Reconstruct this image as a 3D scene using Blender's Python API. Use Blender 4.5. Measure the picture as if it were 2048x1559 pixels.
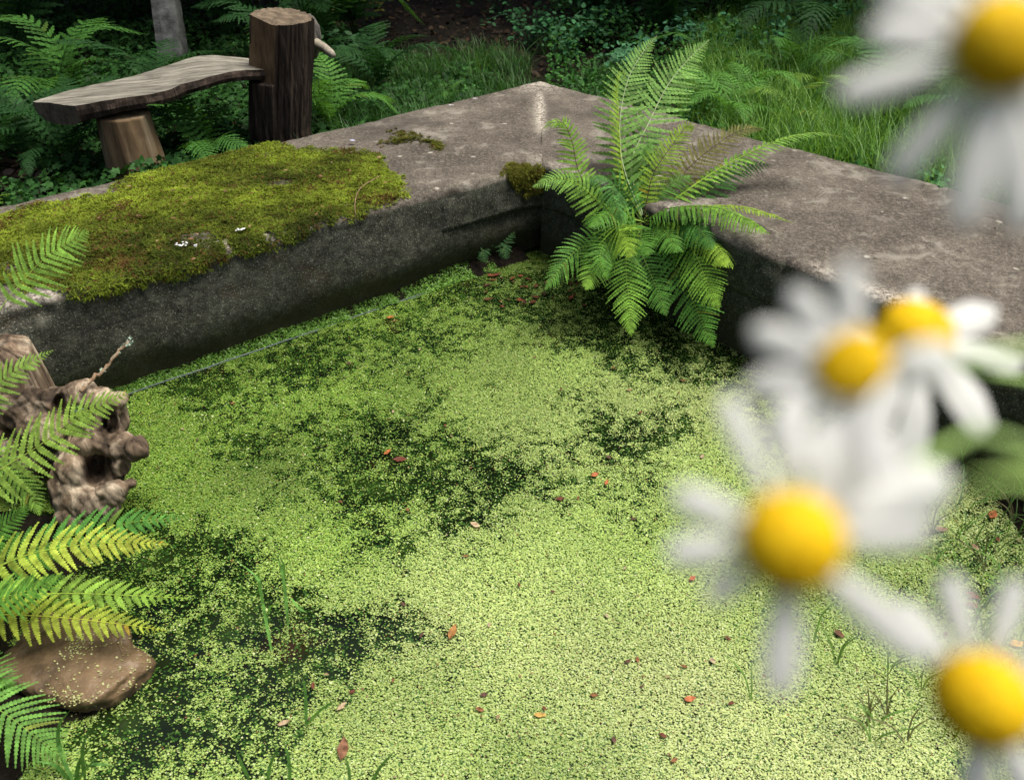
import bpy, bmesh, math, random
import numpy as np
from mathutils import Vector, Matrix

for o in list(bpy.data.objects):
    bpy.data.objects.remove(o, do_unlink=True)
sc = bpy.context.scene
C = sc.collection
R = math.radians
rnd = random.Random(7)
rng = np.random.default_rng(11)

# ------------------------------------------------------------------ camera, sky, sun, exposure
FPX, PITCH, CAMH = 1600.0, R(35.0), 1.45          # focal length in pixels of the 2048 px photo
cd = bpy.data.cameras.new('camera')
cam = bpy.data.objects.new('camera', cd); C.objects.link(cam)
cam.location = (0, 0, CAMH); cam.rotation_euler = (R(90) - PITCH, 0, 0)
cd.sensor_width = 36.0; cd.lens = 36.0 * FPX / 2048.0
cd.clip_start = 0.01; cd.clip_end = 800
cd.dof.use_dof = True; cd.dof.focus_distance = 2.6; cd.dof.aperture_fstop = cd.lens / 4.3
cd.dof.aperture_blades = 0
sc.camera = cam

SUN_EL, SUN_AZ = R(69), R(84)                    # azimuth from +Y clockwise towards +X
world = bpy.data.worlds.new('World'); sc.world = world; world.use_nodes = True
wn = world.node_tree
sky = wn.nodes.new('ShaderNodeTexSky'); sky.sky_type = 'NISHITA'; sky.sun_disc = False
sky.sun_elevation = SUN_EL; sky.sun_rotation = SUN_AZ; sky.air_density = .8; sky.dust_density = 6.0; sky.ozone_density = .6
bg = wn.nodes['Background']; bg.inputs['Strength'].default_value = 0.08
wn.links.new(sky.outputs[0], bg.inputs['Color'])
sd = bpy.data.lights.new('sun', 'SUN'); sd.energy = 3.4; sd.angle = R(28); sd.color = (1, .95, .86)
sun = bpy.data.objects.new('sun', sd); C.objects.link(sun)
sdir = Vector((math.sin(SUN_AZ) * math.cos(SUN_EL), math.cos(SUN_AZ) * math.cos(SUN_EL), math.sin(SUN_EL)))
sun.rotation_euler = sdir.to_track_quat('Z', 'Y').to_euler()
sun.location = sdir * 20
sc.view_settings.view_transform = 'Standard'; sc.view_settings.look = 'None'
sc.view_settings.exposure = 0.84; sc.view_settings.gamma = 1.0; sc.view_settings.use_curve_mapping = False
cy = sc.cycles
cy.max_bounces = 6; cy.diffuse_bounces = 3; cy.glossy_bounces = 2; cy.transmission_bounces = 4; cy.transparent_max_bounces = 4
cy.use_denoising = True
cy.sample_clamp_indirect = 4.0

# ------------------------------------------------------------------ measuring helpers
cp, sp = math.cos(PITCH), math.sin(PITCH)
FW = np.array([0, cp, -sp]); UP = np.array([0, sp, cp]); RT = np.array([1.0, 0, 0]); CO = np.array([0, 0, CAMH])
def ray(u, v): return FW + (u - 1024) / FPX * RT - (v - 779.5) / FPX * UP
def at_d(u, v, d): return CO + d * ray(u, v)
def at_z(u, v, z):
    r = ray(u, v); return CO + (z - CAMH) / r[2] * r
def depth_z(u, v, z): return (z - CAMH) / ray(u, v)[2]
def proj(P):
    q = np.asarray(P, float) - CO
    d = q @ FW; d = np.where(np.abs(d) < 1e-6, 1e-6, d)
    return 1024 + FPX * (q @ RT) / d, 779.5 - FPX * (q @ UP) / d, d

def _h(i, j, k, s):
    n = (i.astype(np.int64) * 374761393 + j.astype(np.int64) * 668265263 + k.astype(np.int64) * 2147483647 + s * 1274126177) & 0xffffffff
    n = ((n ^ (n >> 13)) * 1274126177) & 0xffffffff
    return ((n ^ (n >> 16)) & 0xffff) / 65535.0
def vn(P, scale=1.0, seed=0):
    P = np.atleast_2d(np.asarray(P, float)) * scale
    f = np.floor(P); t = P - f; t = t * t * (3 - 2 * t); i, j, k = f[:, 0], f[:, 1], f[:, 2]
    r = 0
    for a in (0, 1):
        wa = t[:, 0] if a else 1 - t[:, 0]
        for b in (0, 1):
            wb = t[:, 1] if b else 1 - t[:, 1]
            for c in (0, 1):
                wc = t[:, 2] if c else 1 - t[:, 2]
                r = r + wa * wb * wc * _h(i + a, j + b, k + c, seed)
    return r * 2 - 1
def fbm(P, scale=1.0, oct=4, seed=0):
    r, a = 0, 1.0
    for o in range(oct):
        r = r + a * vn(P, scale * 2 ** o, seed + o); a *= .5
    return r / 1.8
def sstep(a, b, x):
    t = np.clip((np.asarray(x, float) - a) / (b - a), 0, 1); return t * t * (3 - 2 * t)
def in_poly(u, v, poly):
    u = np.asarray(u); v = np.asarray(v); ins = np.zeros(u.shape, bool); n = len(poly)
    for i in range(n):
        x1, y1 = poly[i]; x2, y2 = poly[(i + 1) % n]
        if y1 == y2: continue
        c = ((y1 > v) != (y2 > v)) & (u < (x2 - x1) * (v - y1) / (y2 - y1) + x1); ins ^= c
    return ins
def poly_dist(u, v, poly):
    u = np.asarray(u, float); v = np.asarray(v, float); D = np.full(u.shape, 1e9); n = len(poly)
    for i in range(n):
        a = np.array(poly[i], float); b = np.array(poly[(i + 1) % n], float); ab = b - a
        t = np.clip(((u - a[0]) * ab[0] + (v - a[1]) * ab[1]) / (ab @ ab), 0, 1)
        D = np.minimum(D, np.hypot(u - a[0] - t * ab[0], v - a[1] - t * ab[1]))
    return np.where(in_poly(u, v, poly), D, -D)
def spline(pts, n):
    P = np.asarray(pts, float); m = len(P)
    if m == 2:
        t = np.linspace(0, 1, n)[:, None]; return P[0] * (1 - t) + P[1] * t
    Q = np.vstack([2 * P[0] - P[1], P, 2 * P[-1] - P[-2]])
    L = np.r_[0, np.cumsum(np.linalg.norm(np.diff(P, axis=0), axis=1) + 1e-9)]
    x = np.interp(np.linspace(0, L[-1], n), L, np.arange(m)); k = np.minimum(x.astype(int), m - 2); t = (x - k)[:, None]
    p0, p1, p2, p3 = Q[k], Q[k + 1], Q[k + 2], Q[k + 3]
    return .5 * (2 * p1 + (p2 - p0) * t + (2 * p0 - 5 * p1 + 4 * p2 - p3) * t ** 2 + (3 * p1 - p0 - 3 * p2 + p3) * t ** 3)
def nrm(a):
    a = np.asarray(a, float); return a / (np.linalg.norm(a, axis=-1, keepdims=True) + 1e-12)

# ------------------------------------------------------------------ object helpers
def tag(o, label=None, cat=None, group=None, kind=None):
    if label: o['label'] = label
    if cat: o['category'] = cat
    if group: o['group'] = group
    if kind: o['kind'] = kind
    return o
def empty(name, loc, label, cat, group=None):
    o = bpy.data.objects.new(name, None); C.objects.link(o); o.location = loc; o.empty_display_size = .05
    return tag(o, label, cat, group)
def mesh_np(name, V, F, mats, parent=None, col=None, smooth=False, mi=None, loc=None):
    """V (n,3) world; F either (m,k) array or list of lists"""
    V = np.asarray(V, float).copy()
    if parent is not None: V = V - np.array(parent_loc(parent))
    elif loc is not None: V = V - np.array(loc)
    me = bpy.data.meshes.new(name)
    if isinstance(F, np.ndarray):
        m, k = F.shape
        me.vertices.add(len(V)); me.vertices.foreach_set('co', V.ravel())
        me.loops.add(m * k); me.loops.foreach_set('vertex_index', F.astype(np.int32).ravel())
        me.polygons.add(m); me.polygons.foreach_set('loop_start', np.arange(0, m * k, k, dtype=np.int32))
        me.update(calc_edges=True)
    else:
        me.from_pydata(V.tolist(), [], F)
    if not isinstance(mats, (list, tuple)): mats = [mats]
    for m_ in mats: me.materials.append(m_)
    if mi is not None: me.polygons.foreach_set('material_index', np.asarray(mi, np.int32))
    if col is not None:
        a = me.attributes.new('Col', 'FLOAT_COLOR', 'POINT')
        c = np.ones((len(V), 4)); c[:, :3] = col; a.data.foreach_set('color', c.ravel())
    if smooth: me.polygons.foreach_set('use_smooth', np.ones(len(me.polygons), bool))
    me.update()
    o = bpy.data.objects.new(name, me); C.objects.link(o)
    if parent is not None: o.parent = parent
    elif loc is not None: o.location = loc
    return o
def parent_loc(p):
    v = Vector((0, 0, 0))
    while p is not None: v = v + p.location; p = p.parent
    return v
class MB:
    def __init__(s): s.V = []; s.F = []; s.c = []; s.m = []; s.n = 0
    def add(s, V, F, col=(1, 1, 1), m=0):
        V = np.asarray(V, float); b = s.n
        s.V.append(V); s.n += len(V)
        c = np.asarray(col, float); s.c.append(np.broadcast_to(c, (len(V), 3)).copy())
        for f in F: s.F.append([i + b for i in f]); s.m.append(m)
    def tube(s, P, r, k=6, col=(1, 1, 1), m=0, cap=True):
        P = np.asarray(P, float); n = len(P); r = np.broadcast_to(np.asarray(r, float), (n,))
        T = nrm(np.gradient(P, axis=0)); a = np.array([0, 0, 1.]) if abs(T[0, 2]) < .9 else np.array([1., 0, 0])
        V = []
        X = nrm(np.cross(T[0], a))
        for i in range(n):
            X = nrm(X - T[i] * (X @ T[i])); Y = np.cross(T[i], X)
            th = np.arange(k) * 2 * math.pi / k
            V.append(P[i] + r[i] * (np.cos(th)[:, None] * X + np.sin(th)[:, None] * Y))
        V = np.vstack(V); F = []
        for i in range(n - 1):
            for j in range(k):
                F.append([i * k + j, i * k + (j + 1) % k, (i + 1) * k + (j + 1) % k, (i + 1) * k + j])
        if cap: F += [list(range(k))[::-1], [(n - 1) * k + j for j in range(k)]]
        s.add(V, F, col, m)
    def blade(s, P, w, side, col, m=0, cup=0.0):
        """ribbon along P with half widths w"""
        P = np.asarray(P, float); n = len(P); w = np.asarray(w, float)
        T = nrm(np.gradient(P, axis=0)); S = nrm(np.cross(T, np.broadcast_to(side, P.shape)))
        V = np.vstack([P - S * w[:, None], P + S * w[:, None]])
        s.add(V, [[i, i + 1, n + i + 1, n + i] for i in range(n - 1)], col, m)
    def build(s, name, mats, parent=None, smooth=False, loc=None):
        return mesh_np(name, np.vstack(s.V), s.F, mats, parent, np.vstack(s.c), smooth, s.m, loc)
def grid_faces(nu, nv, wrap=False):
    i = np.arange(nu - 1)[:, None]; j = np.arange(nv if wrap else nv - 1)[None, :]; j2 = (j + 1) % nv
    return np.stack([i * nv + j, (i + 1) * nv + j, (i + 1) * nv + j2, i * nv + j2], -1).reshape(-1, 4)

# ------------------------------------------------------------------ materials
def nodes(name):
    m = bpy.data.materials.new(name); m.use_nodes = True; nt = m.node_tree
    return m, nt, nt.nodes['Principled BSDF']
def N(nt, typ, **kw):
    n = nt.nodes.new(typ)
    for k, v in kw.items():
        if k in n.inputs: n.inputs[k].default_value = v
        else: setattr(n, k, v)
    return n
def ramp(nt, fac, stops):
    r = nt.nodes.new('ShaderNodeValToRGB'); e = r.color_ramp.elements
    while len(e) < len(stops): e.new(.5)
    for x, (p, c) in zip(e, stops):
        x.position = p; x.color = (*c, 1) if len(c) == 3 else c
    nt.links.new(fac, r.inputs[0]); return r.outputs[0]
def mix(nt, fac, a, b, typ='MIX'):
    n = nt.nodes.new('ShaderNodeMix'); n.data_type = 'RGBA'; n.blend_type = typ
    for s, x in ((n.inputs[0], fac), (n.inputs[6], a), (n.inputs[7], b)):
        if isinstance(x, bpy.types.NodeSocket): nt.links.new(x, s)
        elif isinstance(x, (int, float)): s.default_value = x
        else: s.default_value = (*x, 1)
    return n.outputs[2]
def noise(nt, scale, detail=4, rough=.55, vec=None, dist=0):
    n = N(nt, 'ShaderNodeTexNoise', Scale=scale, Detail=detail, Roughness=rough, Distortion=dist)
    if vec is not None: nt.links.new(vec, n.inputs['Vector'])
    return n.outputs['Fac']
def ocoord(nt, scale=None):
    t = nt.nodes.new('ShaderNodeTexCoord').outputs['Object']
    if scale:
        m = N(nt, 'ShaderNodeMapping'); m.inputs['Scale'].default_value = scale
        nt.links.new(t, m.inputs['Vector']); return m.outputs[0]
    return t
def bump(nt, h, strength, dist, bsdf):
    b = N(nt, 'ShaderNodeBump', Strength=strength, Distance=dist); nt.links.new(h, b.inputs['Height'])
    nt.links.new(b.outputs[0], bsdf.inputs['Normal'])
def attr(nt, name='Col'):
    return N(nt, 'ShaderNodeAttribute', attribute_name=name).outputs['Color']

def leaf_mat(name, rough=.5, trans=.35, spec=.3, tint=(1.0, 1.0, 1.0), nscale=60, contrast=.35, tcol=(1.25, 1.2, .6)):
    m, nt, b = nodes(name)
    c = attr(nt); nz = noise(nt, nscale, 2, .5, ocoord(nt))
    g = ramp(nt, nz, [(.3, (1 - contrast,) * 3), (.7, (1 + contrast,) * 3)])
    c = mix(nt, 1.0, c, g, 'MULTIPLY'); c = mix(nt, 1.0, c, tint, 'MULTIPLY')
    nt.links.new(c, b.inputs['Base Color']); b.inputs['Roughness'].default_value = rough
    b.inputs['Specular IOR Level'].default_value = spec
    if trans:
        t = nt.nodes.new('ShaderNodeBsdfTranslucent'); nt.links.new(mix(nt, 1.0, c, tcol, 'MULTIPLY'), t.inputs[0])
        mx = nt.nodes.new('ShaderNodeMixShader'); mx.inputs[0].default_value = trans
        nt.links.new(b.outputs[0], mx.inputs[1]); nt.links.new(t.outputs[0], mx.inputs[2])
        nt.links.new(mx.outputs[0], nt.nodes['Material Output'].inputs['Surface'])
    return m
def plain(name, col, rough=.6, var=.3, scale=30, bumpd=0, spec=.3):
    m, nt, b = nodes(name); v = ocoord(nt); nz = noise(nt, scale, 5, .6, v)
    c = ramp(nt, nz, [(.3, tuple(x * (1 - var) for x in col)), (.7, tuple(min(1, x * (1 + var)) for x in col))])
    nt.links.new(c, b.inputs['Base Color']); b.inputs['Roughness'].default_value = rough
    b.inputs['Specular IOR Level'].default_value = spec
    if bumpd: bump(nt, nz, .8, bumpd, b)
    return m

M = {}
M['fern'] = leaf_mat('fern_leaf', .62, .35, .12)
M['leaf'] = leaf_mat('broad_leaf', .6, .25, .10)
M['grass'] = leaf_mat('grass_blade', .5, .35, .25)
M['weed'] = leaf_mat('duckweed_leaf', .45, .15, .35, nscale=400, contrast=.1)
M['moss'] = leaf_mat('moss_leaf', .8, .25, .05, nscale=14, contrast=.35)
M['litter'] = leaf_mat('dead_leaf', .7, .1, .15, nscale=80)
M['stalk'] = leaf_mat('fern_stalk', .6, 0, .2)
M['petal'] = leaf_mat('white_petal', .55, .5, .2, contrast=.03, nscale=200, tcol=(1, 1, .97))

def concrete():
    m, nt, b = nodes('weathered_concrete'); v = ocoord(nt)
    big = noise(nt, 3.0, 6, .7, v); mid = noise(nt, 16, 6, .72, v); fine = noise(nt, 75, 5, .75, v); grit = noise(nt, 190, 3, .7, v)
    base = ramp(nt, big, [(.28, (.042, .037, .031)), (.42, (.074, .065, .054)), (.54, (.116, .103, .085)), (.72, (.20, .18, .148))])
    base = mix(nt, ramp(nt, mid, [(.45, (0, 0, 0)), (.66, (.8,) * 3)]), base, (.056, .048, .041))
    base = mix(nt, ramp(nt, fine, [(.48, (0, 0, 0)), (.70, (.75,) * 3)]), base, (.24, .215, .175))
    base = mix(nt, ramp(nt, grit, [(.36, (.9,) * 3), (.47, (0, 0, 0))]), base, (.028, .022, .018))
    # pale lichen discs
    vo = N(nt, 'ShaderNodeTexVoronoi', Scale=17, Randomness=1.0); nt.links.new(v, vo.inputs['Vector'])
    sel = N(nt, 'ShaderNodeSeparateColor'); nt.links.new(vo.outputs['Color'], sel.inputs[0])
    d = N(nt, 'ShaderNodeMath', operation='ADD'); nt.links.new(vo.outputs['Distance'], d.inputs[0])
    e = N(nt, 'ShaderNodeMath', operation='MULTIPLY'); nt.links.new(fine, e.inputs[0]); e.inputs[1].default_value = .35
    nt.links.new(e.outputs[0], d.inputs[1])
    spot = ramp(nt, d.outputs[0], [(.30, (1, 1, 1)), (.38, (0, 0, 0))])
    gate = ramp(nt, sel.outputs[0], [(.90, (0, 0, 0)), (.93, (.8,) * 3)])
    base = mix(nt, mix(nt, 1.0, spot, gate, 'MULTIPLY'), base, (.36, .34, .29))
    n4 = noise(nt, 6, 6, .75, v, .4); base = mix(nt, ramp(nt, n4, [(.55, (0, 0, 0)), (.62, (.55,) * 3), (.8, (.75,) * 3)]), base, (.25, .235, .20))
    base = mix(nt, ramp(nt, noise(nt, 2.1, 5, .7, v), [(.56, (0, 0, 0)), (.66, (.65,) * 3)]), base, (.048, .042, .036))
    sep = N(nt, 'ShaderNodeSeparateColor'); nt.links.new(attr(nt), sep.inputs[0])
    # dark algae crust on the wet inner face (red), lime crust (green), green film (blue)
    alg = ramp(nt, noise(nt, 34, 6, .75, v), [(.3, (.014, .015, .012)), (.5, (.048, .049, .039)), (.72, (.12, .122, .095))])
    alg = mix(nt, ramp(nt, big, [(.5, (0, 0, 0)), (.75, (.45,) * 3)]), alg, (.07, .085, .06))
    alg = mix(nt, ramp(nt, noise(nt, 4.5, 5, .7, v), [(.55, (0, 0, 0)), (.68, (.6,) * 3)]), alg, (.06, .042, .024))
    alg = mix(nt, ramp(nt, grit, [(.58, (0, 0, 0)), (.66, (.7,) * 3)]), alg, (.32, .32, .26))
    f = mix(nt, .35, sep.outputs[0], fine, 'OVERLAY')
    sx = N(nt, 'ShaderNodeSeparateXYZ'); nt.links.new(v, sx.inputs[0]); tm = N(nt, 'ShaderNodeMath', operation='MULTIPLY_ADD'); nt.links.new(noise(nt, 7, 5, .7, v), tm.inputs[0]); tm.inputs[1].default_value = .28; nt.links.new(sx.outputs['Z'], tm.inputs[2])
    alg = mix(nt, ramp(nt, tm.outputs[0], [(.20, (.75,) * 3), (.25, (.35,) * 3), (.29, (0, 0, 0))]), alg, (.038, .030, .016))
    base = mix(nt, ramp(nt, f, [(.3, (0, 0, 0)), (.62, (1, 1, 1))]), base, alg)
    lf = mix(nt, 1.0, sep.outputs[1], ramp(nt, noise(nt, 90, 4, .7, v), [(.42, (0, 0, 0)), (.56, (1, 1, 1))]), 'MULTIPLY')
    base = mix(nt, lf, base, (.5, .46, .39))
    base = mix(nt, mix(nt, 1.0, sep.outputs[2], mid, 'MULTIPLY'), base, (.05, .07, .02))
    nt.links.new(base, b.inputs['Base Color']); b.inputs['Roughness'].default_value = .92; b.inputs['Specular IOR Level'].default_value = .12
    h = mix(nt, .5, fine, grit); bump(nt, mix(nt, .4, h, mid), 1.0, .012, b)
    return m
M['concrete'] = concrete()

def water():
    m, nt, b = nodes('dark_pond_water'); v = ocoord(nt)
    n1 = noise(nt, 7, 5, .6, v)
    c = ramp(nt, n1, [(.35, (.002, .003, .002)), (.55, (.006, .012, .003)), (.75, (.02, .04, .006))])
    c = mix(nt, ramp(nt, noise(nt, 3.3, 3, .5, v), [(.6, (0, 0, 0)), (.72, (.7,) * 3)]), c, (.03, .012, .006))
    nt.links.new(c, b.inputs['Base Color']); b.inputs['Roughness'].default_value = .08; b.inputs['IOR'].default_value = 1.33
    bump(nt, noise(nt, 40, 2, .5, v), .05, .004, b)
    return m
M['water'] = water()
def soil():
    m, nt, b = nodes('forest_soil'); v = ocoord(nt)
    a = noise(nt, 6, 6, .65, v); f = noise(nt, 55, 5, .7, v)
    c = ramp(nt, f, [(.3, (.004, .003, .002)), (.5, (.009, .007, .005)), (.72, (.022, .017, .011))])
    c = mix(nt, ramp(nt, a, [(.5, (0, 0, 0)), (.7, (.5,) * 3)]), c, (.018, .022, .008))
    nt.links.new(c, b.inputs['Base Color']); b.inputs['Roughness'].default_value = .95; b.inputs['Specular IOR Level'].default_value = .1
    bump(nt, f, 1.0, .02, b); return m
M['soil'] = soil()
def wood(name, c1, c2, c3, scale, useattr=False, stretch=(1, 1, .08), bumpd=.003, bs=.7):
    m, nt, b = nodes(name); v = ocoord(nt, stretch)
    w = noise(nt, scale, 6, .65, v, .6); f = noise(nt, scale * 4, 4, .7, v); blot = noise(nt, 9, 4, .6, ocoord(nt))
    c = ramp(nt, w, [(.3, c1), (.5, c2), (.7, c3)])
    c = mix(nt, ramp(nt, f, [(.3, (.6,) * 3), (.45, (0, 0, 0))]), c, tuple(x * .3 for x in c1))
    c = mix(nt, ramp(nt, blot, [(.5, (0, 0, 0)), (.75, (.6,) * 3)]), c, c1)
    if useattr: c = mix(nt, 1.0, c, attr(nt), 'MULTIPLY')
    nt.links.new(c, b.inputs['Base Color']); b.inputs['Roughness'].default_value = .8; b.inputs['Specular IOR Level'].default_value = .2
    bump(nt, mix(nt, .5, w, f), bs, bumpd, b); return m
M['bark'] = wood('dark_bark', (.010, .007, .005), (.032, .022, .016), (.085, .062, .046), 38, stretch=(1, 1, .12), bumpd=.012, bs=1)
M['sawn'] = wood('sawn_brown_wood', (.06, .036, .018), (.13, .08, .038), (.19, .125, .062), 26, stretch=(1, 1, .25), bumpd=.0015)
M['sawn_end'] = wood('weathered_end_grain', (.035, .026, .018), (.105, .08, .054), (.18, .14, .098), 26, stretch=(1, 1, 1), bumpd=.002)
M['peeled'] = wood('peeled_log', (.06, .036, .018), (.17, .12, .065), (.30, .25, .17), 12, stretch=(1, 1, .06), bumpd=.002)
M['plank'] = wood('weathered_plank', (.03, .027, .022), (.17, .16, .132), (.31, .295, .25), 34, stretch=(.1, 1, .4), bumpd=.003)
M['drift'] = wood('driftwood', (.028, .019, .013), (.15, .112, .08), (.42, .365, .285), 20, True, stretch=(1, 1, .14), bumpd=.005, bs=1)
M['twig'] = wood('twig_wood', (.08, .05, .03), (.22, .15, .09), (.4, .36, .3), 60, stretch=(1, 1, 1), bumpd=.001)
M['branch'] = wood('pale_branch_wood', (.13, .115, .09), (.26, .235, .185), (.36, .33, .27), 50, stretch=(1, 1, 1), bumpd=.003)
M['knot'] = wood('grey_knot_bark', (.03, .026, .022), (.09, .085, .075), (.2, .19, .17), 40, stretch=(1, 1, .5), bumpd=.008, bs=1)
M['stone'] = plain('grey_stone', (.085, .09, .085), .9, .6, 18, .008)
M['rock'] = plain('wet_brown_rock', (.092, .062, .034), .5, .75, 12, .016)
M['liner'] = plain('pond_liner', (.05, .075, .065), .5, .4, 40, .001)
M['white'] = plain('white_spot', (.62, .63, .64), .7, .25, 120, .001)
M['lichen'] = plain('pale_lichen', (.30, .38, .30), .9, .25, 160, .002)
def disc_mat():
    m, nt, b = nodes('daisy_disc'); v = ocoord(nt)
    c = ramp(nt, noise(nt, 900, 2, .5, v), [(.3, (.46, .25, .003)), (.7, (.66, .46, .007))])
    nt.links.new(c, b.inputs['Base Color']); b.inputs['Roughness'].default_value = .7; b.inputs['Specular IOR Level'].default_value = .1; return m
M['disc'] = disc_mat()

# ------------------------------------------------------------------ setting: ground, pond water
H = 0.385
oc = at_z(1080, 160, H); ic = at_z(1085, 326, H)
def ext(a, b, k): return a + (b - a) * k
lo = ext(oc, at_z(0, 415, H), 1.45); li = ext(ic, at_z(0, 620, H), 1.35)
ro = ext(oc, at_z(2048, 415, H), 1.5); ri = ext(ic, at_z(2000, 690, H), 1.6)
pond_px = [(110, 1010), (235, 1060), (150, 1180), (30, 1290), (60, 1370), (250, 1400), (110, 1470), (40, 1600)]
right_px = [(2260, 1500), (2200, 1300), (2110, 1160), (2010, 1050), (1980, 965)]
P0 = [tuple(at_z(u, v, 0)[:2]) for u, v in pond_px]
P1 = [tuple(at_z(u, v, 0)[:2]) for u, v in right_px]
out_l = ic[:2] + (li - ic)[:2] * .93; out_r = ic[:2] + (ri - ic)[:2] * .93
nl = nrm(np.array([-(li - ic)[1], (li - ic)[0]])); 
pond_poly = [tuple(ic[:2] + np.array([0, .25])), tuple(out_l + np.array([-.1, .12])), tuple(out_l * .97)] + P0 + [(-.55, .32), (.7, .30)] + P1 + [tuple(out_r), tuple(out_r + np.array([.15, .15]))]
def gz(x, y):
    x = np.asarray(x, float); y = np.asarray(y, float)
    P = np.stack([x, y, np.zeros_like(x)], -1).reshape(-1, 3)
    n = fbm(P, 2.2, 4, 3).reshape(x.shape); n2 = fbm(P, .35, 2, 5).reshape(x.shape)
    base = .17 + .06 * sstep(0, 2, x) + .045 * np.maximum(0, y - 4.2) * sstep(4.0, 7, y) + .03 * n + .05 * n2
    base = np.where(y > 14, base * 0 + .17 + .045 * 9.8 + .05 * n2, base)
    d = poly_dist(x.ravel(), y.ravel(), pond_poly).reshape(x.shape)       # + inside pond
    shore = -d * .33 + .03 * n - .004
    inside = np.maximum(-.35, -.02 - d * 1.2)
    g = np.where(d > 0, np.minimum(shore, inside) + .02, np.minimum(base, shore))
    return g
def gz1(x, y): return float(gz(np.array([x]), np.array([y]))[0])
def on_ground(u, v):
    z = .2
    for _ in range(12):
        p = at_z(u, v, min(z, 1.3)); z = .5 * z + .5 * gz1(p[0], p[1])
    p = at_z(u, v, z); p[2] = gz1(p[0], p[1]); return p
def axis(a, b, step, far, k=1.28):
    core = list(np.arange(a, b + 1e-6, step)); s = step; x = b; hi = []
    while x < far: s *= k; x += s; hi.append(x)
    s = step; x = a; lo_ = []
    while x > -far: s *= k; x -= s; lo_.append(x)
    return np.array(lo_[::-1] + core + hi)
gx = axis(-3.4, 3.8, .06, 250); gy = axis(-.6, 9.0, .06, 250)
X, Y = np.meshgrid(gx, gy, indexing='ij'); Z = gz(X, Y)
g = mesh_np('ground', np.stack([X, Y, Z], -1).reshape(-1, 3), grid_faces(len(gx), len(gy)), M['soil'], smooth=True)
tag(g, 'dark forest soil around the pond', 'ground', kind='structure')
wx = np.linspace(-3.2, 3.2, 30); wy = np.linspace(.0, 3.6, 20); X, Y = np.meshgrid(wx, wy, indexing='ij')
w = mesh_np('pond_water', np.stack([X, Y, np.zeros_like(X)], -1).reshape(-1, 3), grid_faces(30, 20), M['water'])
tag(w, 'dark still water of the small pond', 'water', kind='structure')

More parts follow.
